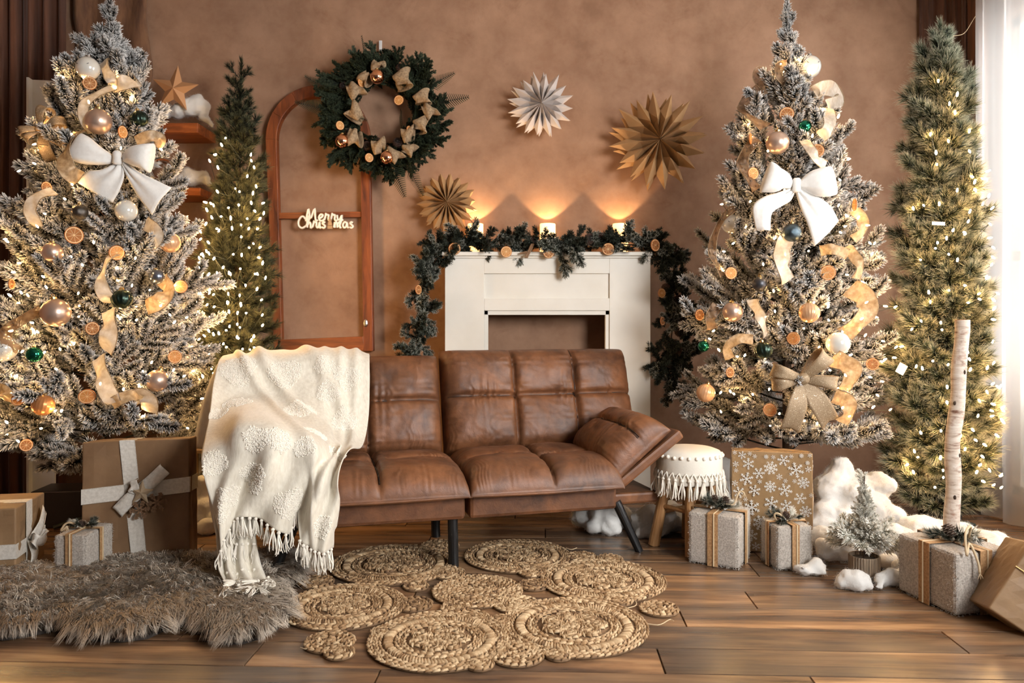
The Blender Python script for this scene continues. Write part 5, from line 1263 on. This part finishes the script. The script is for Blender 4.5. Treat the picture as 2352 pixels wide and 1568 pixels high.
def topper(parent, z, seed, s=1.0, cones=1, cord=True, dark=False):
    r = random.Random(seed); MB_ = GB
    for k in range(9):
        a = 2*math.pi*k/9+r.uniform(-.3, .3); link('pine_sprig', r.choice(MB_), parent, aim((.01*math.cos(a), .01*math.sin(a), z+.008), (math.cos(a), math.sin(a), r.uniform(.05, .55)), r.uniform(0, 6), s*r.uniform(.7, 1.05)))
    for k in range(cones): link('pine_cone', CN, parent, TR((r.uniform(-.01, .01)+(k-.5*(cones-1))*.05*s, -.012, z+.008), (r.uniform(-.7, .5), r.uniform(-.5, .5), 0), s*1.0))
    for k in range(6):
        a = r.uniform(0, 6.28); q = r.uniform(.03, .055)*s; part('berry', G().sphere((q*math.cos(a), q*math.sin(a)-.01, z+.012), .005, 8, 6), MT['snow_print'], parent, smooth=True)
GB = [branch_mesh(700+i, .085, 3, .030, .0011, 15, 'mini_frost' if i == 2 else 'garland_green', spread=.8, blunt=False, ang=.6, start=.02, tips=(.05, .5, .9)) for i in range(3)]
def felt_gift(label, p, yaw, d, seed, cones=1, axes=('x',), cord=None, roll=0):
    t = thing('felt_gift', label, 'gift', p, (0, roll, yaw), group='fuzzy grey gift boxes')
    part('box', G().box((0, 0, d[2]/2+.002), (d[0], d[1], d[2]-.004)), MT['grey_felt'], t, bevel=.012)
    felt_fur((d[0]-.004, d[1]-.004, d[2]-.004), t, int(9000*d[0]/.2), seed)
    for a in axes:
        band(t, (d[0]+.010, d[1]+.010, d[2]+.003), a, 0, .042*d[0]/.2, 'burlap_gold', 'burlap_band')
        for k in (0,):
            o = .004; x, y, z = d[0]/2+.009, d[1]/2+.009, d[2]+.006
            P = [(o, -y, .004), (o, -y, z), (o, y, z), (o, y, .004)] if a == 'x' else [(-x, o, .004), (-x, o, z), (x, o, z), (x, o, .004)]
            part('cord', G().tube(P, .0034, 6), MT['twine'], t)
    topper(t, d[2]+.004, seed, d[0]/.21, cones)
    if cord:
        part('cord_bow', G().tube(smoothpath([np.array(c)*d[0]/.21+np.array([0, 0, d[2]]) for c in cord], 30), .0042, 6), MT['twine'], t, smooth=True)
        e = np.array(cord[-1])*d[0]/.21+np.array([0, 0, d[2]]); g = G(); r = random.Random(seed)
        for k in range(8): g.tube([e, e+np.array([r.uniform(-.012, .012), r.uniform(-.008, .004), -.018])], [.002, .0006], 4)
        part('cord_tassel', g, MT['twine'], t)
    return t
def corner(p_near, yaw, d):            # centre of a box whose nearest vertical edge is at p_near
    c, s = math.cos(yaw), math.sin(yaw); return c, s
# right hand side
def place(near, yaw, d, sx):           # sx = -1: near edge is the box's right front corner, +1: left front corner
    c, s = math.cos(yaw), math.sin(yaw); ox, oy = -sx*d[0]/2, -d[1]/2; ox = -ox if False else ox
    lx, ly = (-d[0]/2 if sx > 0 else d[0]/2), -d[1]/2
    return Vector((near.x-(lx*c-ly*s), near.y-(lx*s+ly*c), 0))
d = (.205, .215, .212); felt_gift('fuzzy grey gift box with pine cone sprig beside the white stool', place(FL(1696, 1310), math.radians(-30), d, -1), math.radians(-30), d, 3, 2, ('x', 'y'),
    [(.0, -.03, .01), (.03, -.02, .03), (.06, -.01, .03), (.075, .0, .07), (.085, .01, .085), (.10, .01, .08)])
d = (.150, .15, .178); felt_gift('smaller fuzzy grey gift box in front of snowflake gift', place(FL(1786, 1312), math.radians(8), d, 1), math.radians(8), d, 4, 1, ('x', 'y'),
    [(.0, -.02, .01), (-.05, -.01, .05), (-.07, 0, .04), (-.06, -.01, .0)])
d = (.235, .27, .215); felt_gift('large fuzzy grey gift box at right below the birch pole', place(FL(2196, 1418), math.radians(14), d, 1) if False else place(FL(2196, 1418), math.radians(14), d, 1), math.radians(14), d, 5, 1, ('x', 'y'),
    [(.0, -.06, .02), (-.02, -.09, .07), (-.07, -.12, .06), (-.085, -.14, .0), (-.06, -.125, .03), (-.045, -.14, -.02), (-.045, -.148, -.055)])
# left hand side
d = (.125, .19, .185); felt_gift('small fuzzy grey gift box in front of the kraft gifts at left', place(FL(197, 1340), math.radians(-2), d, -1)+Vector((0, 0, .0)), math.radians(-2), d, 6, 1, ('x', 'y'),
    [(.0, -.03, .01), (-.06, -.05, .05), (-.10, -.05, .04), (-.12, -.06, .0), (-.08, -.06, .03)])
def tie(parent, c, s, mat, seed, tails, loops=()):
    for q in tails:
        P = smoothpath([np.array(c)+np.array(v)*s for v in q[0]], 14); g = G(); strip(g, P, q[1]*s, q[2], n=5, wav=.002); part('ribbon_tail', g, MT[mat], parent, smooth=True, solid=.0012)
        for k in (-1, 1): part('ribbon_edge', G().tube(P+np.array(q[2])*q[1]*s*k, .0014, 4), MT['silver_edge'], parent)
# big kraft gift with star
d = (.415, .13, .505); yaw = math.radians(9); pk = place(FL(187, 1308), yaw, d, 1)
k1 = thing('kraft_gift', 'large brown kraft paper gift with linen ribbon, star and wooden snowflakes', 'gift', (pk.x, pk.y, .004), (math.radians(-4), math.radians(-1.2), yaw))
wrapped('box', d, MT['kraft_dark'], k1, .006, 2)
band(k1, d, 'x', .015, .058, 'linen', 'ribbon', .0016, 'silver_edge', -.05); band(k1, d, 'z', .285, .060, 'linen', 'ribbon', .0016, 'silver_edge', .03)
fy = -d[1]/2-.012
tie(k1, (.018, fy, .30), 1.0, 'linen', 1, [([(0, 0, 0), (.045, -.008, .035), (.098, -.004, .085)], .026, (-.6, 0, .8)), ([(0, 0, 0), (-.04, -.010, -.035), (-.085, -.004, -.08)], .026, (-.6, 0, .8)), ([(0, 0, 0), (-.03, -.016, .02), (.0, -.022, .03)], .02, (0, 0, 1))])
sp = link('star', None, k1, TR((.03, fy-.018, .295), (0, .1, 0)))
for k in range(5):
    a = math.pi/2+2*math.pi*k/5; r1, r2 = .052, .021; b0, b1 = a-math.pi/5, a+math.pi/5
    part('point', G().add([(0, -.012, 0), (r1*math.cos(a), 0, r1*math.sin(a)), (r2*math.cos(b0), 0, r2*math.sin(b0)), (r2*math.cos(b1), 0, r2*math.sin(b1)), (0, .004, 0)], [(0,2,1),(0,1,3),(4,1,2),(4,3,1)]), MT['star_kraft'], sp)
def flake(g, R, w, th, c=(0, 0, 0), rot=0.0, axis='y', arms=6, br=(.45, .7), plus=.28):
    for k in range(arms):
        a = rot+2*math.pi*k/arms; d_ = np.array([math.cos(a), 0, math.sin(a)]); n_ = np.array([-math.sin(a), 0, math.cos(a)]); C = np.array(c)
        def bar(p, q, ww):
            v = q-p; v /= np.linalg.norm(v); s = np.array([-v[2], 0, v[0]])*ww; y = np.array([0, th/2, 0])
            V = [p-s-y, q-s-y, q+s-y, p+s-y, p-s+y, q-s+y, q+s+y, p+s+y]; g.add(V, [(0,1,2,3),(7,6,5,4),(0,4,5,1),(1,5,6,2),(2,6,7,3),(3,7,4,0)])
        bar(C, C+d_*R, w)
        for f in br:
            for s in (-1, 1): bar(C+d_*R*f, C+d_*R*(f+plus*.7)+n_*R*plus*.7*s, w*.8)
for cx_, cz_, rr in ((.022, .225, .040), (.088, .252, .042)):
    g = G(); flake(g, rr, .0035, .005, rot=.3); part('wooden_snowflake', g, MT['tag_wood'], k1, M=TR((cx_, fy-.014, cz_), (0, .2, 0)))
# smaller kraft gift at far left
d = (.40, .285, .272); yaw = math.radians(12); pk = place(FL(36, 1336), yaw, d, -1)
k2 = thing('kraft_gift', 'brown kraft paper gift with white ribbon at far left edge', 'gift', (pk.x, pk.y, .012), (0, 0, yaw))
wrapped('box', d, MT['kraft'], k2, .006, 5)
band(k2, d, 'y', -.02, .055, 'linen', 'ribbon', .0016, 'silver_edge'); band(k2, d, 'z', .105, .055, 'linen', 'ribbon', .0016, 'silver_edge')
tie(k2, (d[0]/2+.012, -.025, .115), 1.0, 'linen', 2, [([(0, 0, 0), (.02, -.02, -.05), (.012, -.05, -.11), (.016, -.06, -.125)], .024, (.1, 1, .1)), ([(0, 0, 0), (.02, .04, .05), (.012, .10, .10)], .022, (.1, .5, -.9)), ([(0, 0, 0), (.03, -.03, -.01), (.03, -.05, .02), (0, 0, .005)], .02, (0, 0, 1)), ([(0, 0, 0), (.03, .03, -.01), (.03, .06, .01), (0, 0, .005)], .02, (0, 0, 1))])
# snowflake gift
d = (.335, .10, .435); yaw = math.radians(-14); ps = place(FL(1868, 1278), yaw, d, -1)
s1 = thing('snowflake_gift', 'tall gold gift with printed white snowflakes under the right tree', 'gift', (ps.x, ps.y, .002), (math.radians(-2), 0, yaw))
wrapped('box', d, MT['film'], s1, .004, 9)
r = random.Random(6); got = []; tries = 0
while len(got) < 60:
    q = (r.uniform(-d[0]/2, d[0]/2), r.uniform(.02, d[2])); R = (r.choice((.030, .034, .026)) if tries < 1500 else r.choice((.018, .014, .010)))
    if abs(q[0])+R > d[0]/2+.003 or q[1]+R > d[2]+.002 or q[1]-R < 0 or any(math.hypot(q[0]-a, q[1]-b) < (R+c)*.98 for a, b, c in got):
        got.append(None) if False else None
        r.random(); 
        tries += 1
        if tries > 6000: break
        continue
    got.append((q[0], q[1], R)); g = G(); flake(g, R, R*.055, .0008, rot=r.uniform(0, 1), arms=r.choice((6, 6, 8)), br=(.4, .68)); part('printed_snowflake', g, MT['snow_print'], s1, M=TR((q[0], -d[1]/2-.0045, q[1])))
for q in ((.0, .06), (.0, .17), (.0, .28), (.0, .38), (.02, .33)):
    g = G(); flake(g, .026, .0014, .0008, rot=.2); part('printed_snowflake', g, MT['snow_print'], s1, M=TR((d[0]/2+.0045, q[0], q[1]), (0, 0, math.pi/2)))
# kraft gift leaning at the right edge
k3 = thing('kraft_gift', 'brown kraft gift tied with gold string leaning at the right picture edge', 'gift', FL(2335, 1445)+Vector((.0, .02, .0)), (math.radians(-12), math.radians(33), math.radians(-18)))
d = (.25, .20, .255)
b_ = wrapped('box', d, MT['kraft'], k3, .006, 11)
for a, o in (('x', .02), ('z', .16)):
    x, y, z = d[0]/2+.003, d[1]/2+.003, d[2]+.003
    P = [(o, -y, .0), (o, -y, z), (o, y, z)] if a == 'x' else [(-x, -y, o), (x, -y, o), (x, y, o)]
    part('string', G().tube(P, .002, 5), MT['cap_gold'], k3)
part('bell', G().sphere((.02, -d[1]/2-.014, .15), .013, 12, 9), MT['cap_silver'], k3, smooth=True); part('bell', G().sphere((.045, -d[1]/2-.014, .142), .011, 12, 9), MT['cap_silver'], k3, smooth=True)
for i in range(4): part('cotton_boll', G().sphere((.03+.018*math.cos(i*1.6), -d[1]/2-.014, .195+.018*math.sin(i*1.6)), .014, 10, 8), MT['cotton'], k3, smooth=True)
part('string_tail', G().tube(smoothpath([(.02, -d[1]/2-.006, .15), (.0, -d[1]/2-.008, .10), (-.03, -d[1]/2-.006, .05)], 10), .0022, 5), MT['cap_gold'], k3)

# ------------------------------------------------------------------ stool
ps = FL(1572, 1265); st = thing('tassel_stool', 'round cream padded stool with tassels and wooden legs', 'stool', (.79, 3.40, 0))
Rs = .145; zt_ = .445
part('seat', G().lathe([(Rs*.98, .335), (Rs, .345), (Rs, zt_-.045), (Rs*.99, zt_-.03), (Rs*.93, zt_-.014), (Rs*.75, zt_-.004), (Rs*.4, zt_+.002), (.001, zt_+.003)], 48), MT['stool_cloth'], st, smooth=True)
part('apron', G().lathe([(Rs*.95, .295), (Rs*.99, .30), (Rs*.99, .337)], 48, cap=False), MT['stool_cloth'], st, smooth=True)
for k in range(28):
    a = 2*math.pi*k/28; part('pompom', G().sphere((Rs*1.0*math.cos(a), Rs*1.0*math.sin(a), zt_-.030+.002*math.sin(k*3)), .0085, 8, 6), MT['throw_tuft'], st, smooth=True)
for k in range(30):
    a = 2*math.pi*(k+.5)/30; c, s = math.cos(a), math.sin(a); R2 = Rs*1.035
    for e in (-1, 1):
        a2 = a+e*math.pi/30; part('knotted_cord', G().tube(smoothpath([(Rs*math.cos(a2), Rs*math.sin(a2), .350), (R2*math.cos((a+a2)/2), R2*math.sin((a+a2)/2), .338), (R2*c, R2*s, .322)], 6), .003, 5), MT['throw_tuft'], st)
    link('tassel', TM[k % 5], st, TR((R2*c, R2*s, .324), (rnd.uniform(-.1, .1), rnd.uniform(-.1, .1), a), 1.12))
for k in range(4):
    a = math.radians(-100+90*k); c, s = math.cos(a), math.sin(a)
    part('leg', G().tube([(c*.095, s*.095, .31), (c*.155, s*.155, 0)], [.022, .026], 14), MT['pale_wood'], st, smooth=False)
for k in range(4):
    a, b = math.radians(-100+90*k), math.radians(-10+90*k); z = .15+.03*(k % 2); part('stretcher', G().tube([(math.cos(a)*.122, math.sin(a)*.122, z), (math.cos(b)*.122, math.sin(b)*.122, z)], .010, 10), MT['pale_wood'], st)

# ------------------------------------------------------------------ potted mini tree
pm_ = FL(1985, 1328); mt = thing('potted_tree', 'small frosted tabletop pine in a ribbed wooden pot', 'tree', pm_)
Rp = .057; nrib = 36; Vp = []
for z, sc in ((0, .96), (.004, 1), (.088, 1), (.092, .98), (.092, .90), (.075, .88)):
    Vp.append([(Rp*sc*(1+.02*((j % 2)*2-1))*math.cos(2*math.pi*j/(2*nrib)), Rp*sc*(1+.02*((j % 2)*2-1))*math.sin(2*math.pi*j/(2*nrib)), z) for j in range(2*nrib)])
g = G().grid(np.array(Vp), wrap=True, flip=False); g.F.append(tuple(range(2*nrib))[::-1]); part('pot', g, MT['pot_wood'], mt)
part('soil', G().lathe([(Rp*.88, .070), (Rp*.87, .078), (.001, .082)], 20), MT['soil'], mt)
part('trunk', G().tube([(0, 0, .07), (0, 0, .40)], [.004, .002], 6), MT['bark'], mt)
MB2 = [branch_mesh(800+i, .11, 5, .020, .0013, 13, 'mini_frost', spread=.75, blunt=True, ang=.75, start=.03, lift=.25, tips=(.1, .6, 1.1)) for i in range(3)]
for k in range(74):
    f = k/73; z = .125+.22*f; a = k*2.4; R = .105*(1-f)**.8+.03; el = .30+.8*f
    if z > .18: R = .050*(1-f)+.03
    link('branch', rnd.choice(MB2), mt, aim((0, 0, z-.01), (math.cos(a)*math.cos(el), math.sin(a)*math.cos(el), math.sin(el)), rnd.uniform(0, 6), R/.11))
link('branch', MB2[0], mt, aim((0, 0, .33), (0, 0, 1), 0, .75)); link('branch', MB2[1], mt, aim((0, 0, .30), (0.1, 0, 1), 1, .6))

# ------------------------------------------------------------------ birch pole
p0 = W(2178, 1330, 2.97); p1 = W(2207, 735, 2.98)
bp = thing('birch_pole', 'upright white birch log standing behind the large grey gift', 'log', (p0.x, p0.y, 0)); m = 26; q = np.linspace(0, 1, m)
P = np.array([(0, 0, 0)])+(np.array(p1)-np.array([p0.x, p0.y, 0]))[None]*q[:, None]; P[:, 0] += .006*np.sin(q*9)+.004*np.sin(q*21)
part('trunk', G().tube(P, .029*(1-.10*q)*(1+.04*np.sin(q*33)), 20, cap=False), MT['birch'], bp, smooth=True)
part('cut_end', G().lathe([(.0262, 0), (.0255, .002), (.001, .0025)], 20, Matrix.Translation(Vector(P[-1]))), MT['pale_wood'], bp)
for f, a in ((.35, -.3), (.5, .6), (.68, -.9), (.2, .2), (.83, .3), (.58, -2.2)):
    i = int(f*25); part('knot', G().sphere(P[i]+np.array([math.sin(a)*.026, -math.cos(a)*.026, 0]), (.006, .005, .009), 8, 6), MT['bark'], bp, smooth=True)

# ------------------------------------------------------------------ cotton snow
tex = bpy.data.textures.new('fluff', 'CLOUDS'); tex.noise_scale = .11; tex.noise_depth = 5
tex2 = bpy.data.textures.new('fluff_fine', 'CLOUDS'); tex2.noise_scale = .032; tex2.noise_depth = 4
def cotton(label, spheres, group='cotton batting snow', vox=.009, disp=.045, z_min=0.0):
    """spheres: (x, y, z, r) in world"""
    c = np.mean([s[:3] for s in spheres], axis=0); zb = max(z_min, min(s[2]-s[3] for s in spheres)); c[2] = zb; g = G()
    for s in spheres:
        g.sphere(np.array(s[:3])-c, (s[3]*.85, s[3]*.85, s[3]*.8), 14, 9)
        for _ in range(5):
            v_ = Vector((rnd.uniform(-1, 1), rnd.uniform(-1, 1), rnd.uniform(-.6, .8))).normalized()*s[3]*.62; q_ = s[3]*rnd.uniform(.28, .6); pz = max(s[2]+v_.z, z_min+q_*.7); g.sphere((s[0]+v_.x-c[0], s[1]+v_.y-c[1], pz-c[2]), (q_*1.2, q_*1.1, q_*.8), 12, 8)
    o = part('cotton_batting', g, MT['cotton'], None, smooth=True, M=TR(c))
    md = o.modifiers.new('remesh', 'REMESH'); md.mode = 'VOXEL'; md.voxel_size = vox; md.use_smooth_shade = True
    md = o.modifiers.new('smooth', 'SMOOTH'); md.iterations = 16; md.factor = .7
    md = o.modifiers.new('disp', 'DISPLACE'); md.texture = tex; md.strength = disp; md.mid_level = .5; md.texture_coords = 'GLOBAL'
    md = o.modifiers.new('disp2', 'DISPLACE'); md.texture = tex2; md.strength = .013; md.mid_level = .5; md.texture_coords = 'GLOBAL'
    me = bpy.data.meshes.new_from_object(o.evaluated_get(bpy.context.evaluated_depsgraph_get())); o.modifiers.clear(); o.data = me
    nv = len(me.polygons); C_ = np.zeros(nv*3); me.polygons.foreach_get('center', C_); N_ = np.zeros(nv*3); me.polygons.foreach_get('normal', N_); C_ = C_.reshape(-1, 3); N_ = N_.reshape(-1, 3)
    rq = np.random.RandomState(len(label)); ii = rq.randint(0, nv, min(9000, int(nv*1.4))); D_ = N_[ii]*.7+rq.normal(0, .6, (len(ii), 3)); gf = G()
    needle_block(gf, C_[ii]+rq.normal(0, vox*.3, (len(ii), 3)), D_, rq.uniform(.004, .013, len(ii)), .00028, blunt=False); part('fibres', gf, MT['cotton'], o, kind='stuff')
    tag(o, label, 'cotton snow', group); return o
def cl(px, py, Y, rpx): p = W(px, py, Y); return (p.x, p.y, max(p.z, rpx*Y/FPX*.75), rpx*Y/FPX)
cotton('cotton snow puff on the floor in front of smallest right gift', [cl(1848,1308,3.0,22), cl(1872,1306,3.02,24), cl(1890,1312,2.99,16)])
cotton('cotton snow puff lying left of the potted tree foot', [cl(1945,1335,2.86,26), cl(1972,1338,2.84,28), cl(1995,1345,2.83,18), cl(1925,1340,2.87,14)])
cotton('cotton snow roll lying right of the potted tree', [cl(2025,1345,2.88,20), cl(2050,1330,2.90,28), cl(2085,1322,2.92,32), cl(2020,1362,2.84,12), cl(2075,1300,3.0,30)])
cotton('cotton snow bank behind the potted tree', [cl(1900,1265,3.13,30), cl(1930,1255,3.16,40), cl(1975,1230,3.22,50), cl(2025,1255,3.18,42), cl(2065,1240,3.2,48), cl(1890,1235,3.25,34), cl(2040,1290,3.08,26)])
cotton('tall fluffy cotton snow heap between snowflake gift and slim tree', [cl(1915,1180,3.4,50), cl(1910,1120,3.45,46), cl(1960,1130,3.45,54), cl(2010,1120,3.45,44), cl(1930,1075,3.48,30), cl(1995,1180,3.42,60), cl(1934,1058,3.48,14), cl(1880,1210,3.36,40), cl(2025,1200,3.4,50)])
cotton('broad cotton snow drift around the foot of the slim frosted tree', [cl(2110,1225,3.3,56), cl(2160,1235,3.28,50), cl(2215,1250,3.2,50), cl(2260,1270,3.1,55), cl(2300,1290,3.0,46), cl(2130,1280,3.05,40), cl(2080,1250,3.2,40), cl(2290,1250,3.2,40)])
cotton('cotton snow beyond the stool against the wall', [cl(1660,1085,4.0,34), cl(1690,1110,4.0,30), cl(1655,1120,4.0,34), cl(1680,1150,3.95,30), cl(1650,1160,3.95,28)])
cotton('cotton snow under the sofa near its right rear leg', [cl(1340,1195,3.72,34), cl(1378,1200,3.68,38), cl(1400,1222,3.6,28), cl(1424,1195,3.72,34), cl(1362,1222,3.6,20)])
cotton('cotton snow below the stool between its legs', [cl(1485,1210,3.62,38), cl(1520,1215,3.6,42), cl(1550,1205,3.64,40), cl(1500,1242,3.55,24), cl(1535,1180,3.7,36), cl(1478,1242,3.54,18)])
cotton('cotton snow heap between the large kraft gift and the throw', [cl(440,1180,3.75,36), cl(470,1170,3.75,36), cl(455,1130,3.8,34), cl(480,1110,3.8,28), cl(440,1225,3.6,22), cl(478,1225,3.6,24), cl(500,1200,3.7,28)])
def cs(px, py, rpx, Y=4.33): return (*W(px, py, Y), rpx*Y/FPX)
cotton('cotton snow heaped on the upper wall shelf around the star', [cs(350,262,16), cs(380,262,18), cs(410,258,20), cs(440,248,26), cs(462,244,24), cs(470,270,14), cs(485,285,10), cs(455,225,14), cs(395,250,12, 4.36)])
cotton('cotton snow lying on the lower wall shelf', [cs(390,415,16), cs(415,410,18), cs(440,408,22), cs(465,412,18), cs(430,392,12), cs(470,398,12), cs(480,425,10)])
cotton('cotton snow puff behind the large tree beside the slim dark tree', [cs(430,720,22,4.1), cs(445,745,20,4.1), cs(420,745,18,4.1), cs(436,772,20,4.1), cs(440,800,22,4.1), cs(436,835,24,4.1), cs(440,880,26,4.1), cs(440,925,28,4.1), cs(440,975,30,4.1), cs(440,1030,32,4.1), cs(440,1075,32,4.1), (*W(440,1100,4.1)[:2], .06, .07)])

# ------------------------------------------------------------------ lantern behind the throw, stand block under the left tree
lp = W(452, 1130, 3.9); la = thing('lantern', 'pale wooden candle lantern half hidden behind the throw blanket', 'lantern', (lp.x, 3.98, 0))
zt2 = W(440, 1035, 3.98).z
for x in (-.06, .06):
    for y in (-.06, .06): part('post', G().box((x, y, zt2/2), (.018, .018, zt2)), MT['lantern_wood'], la, bevel=.002)
part('base', G().box((0, 0, .012), (.16, .16, .024)), MT['lantern_wood'], la, bevel=.002); part('roof', G().lathe([(.11, zt2), (.11, zt2+.015), (.03, zt2+.06), (.001, zt2+.06)], 4, Matrix.Rotation(.785, 4, 'Z')), MT['lantern_wood'], la)
part('candle', G().lathe([(.035, .024), (.035, .15), (.001, .152)], 18), MT['wax'], la, smooth=True)
q = W(120, 1110, 3.7); tag(part('storage_box', G().box((0, 0, .09), (.26, .20, .18)), MT['gunmetal'], None, M=TR((q.x+.02, 3.80, 0), (0, 0, .1)), bevel=.006), 'low grey box on the floor under the large left tree', 'box')
# little tags on the slim tree
for (px, py, w_, h_, rot, lab) in ((2063, 846, 20, 24, .5, 'white paper care tag on the left edge of slim frosted tree'), (2147, 515, 30, 8, 0.05, 'white plastic clip halfway up the slim frosted tree')):
    p = surf(RF, px, py, 1.1); s = p.y/FPX; tag(part('care_tag', G().box((0, 0, 0), (w_*s, .0015, h_*s)), MT['snow_print'], None, M=TR(p+Vector((0, -.03, 0)), (0, rot, 0)), bevel=.0005), lab, 'tag')
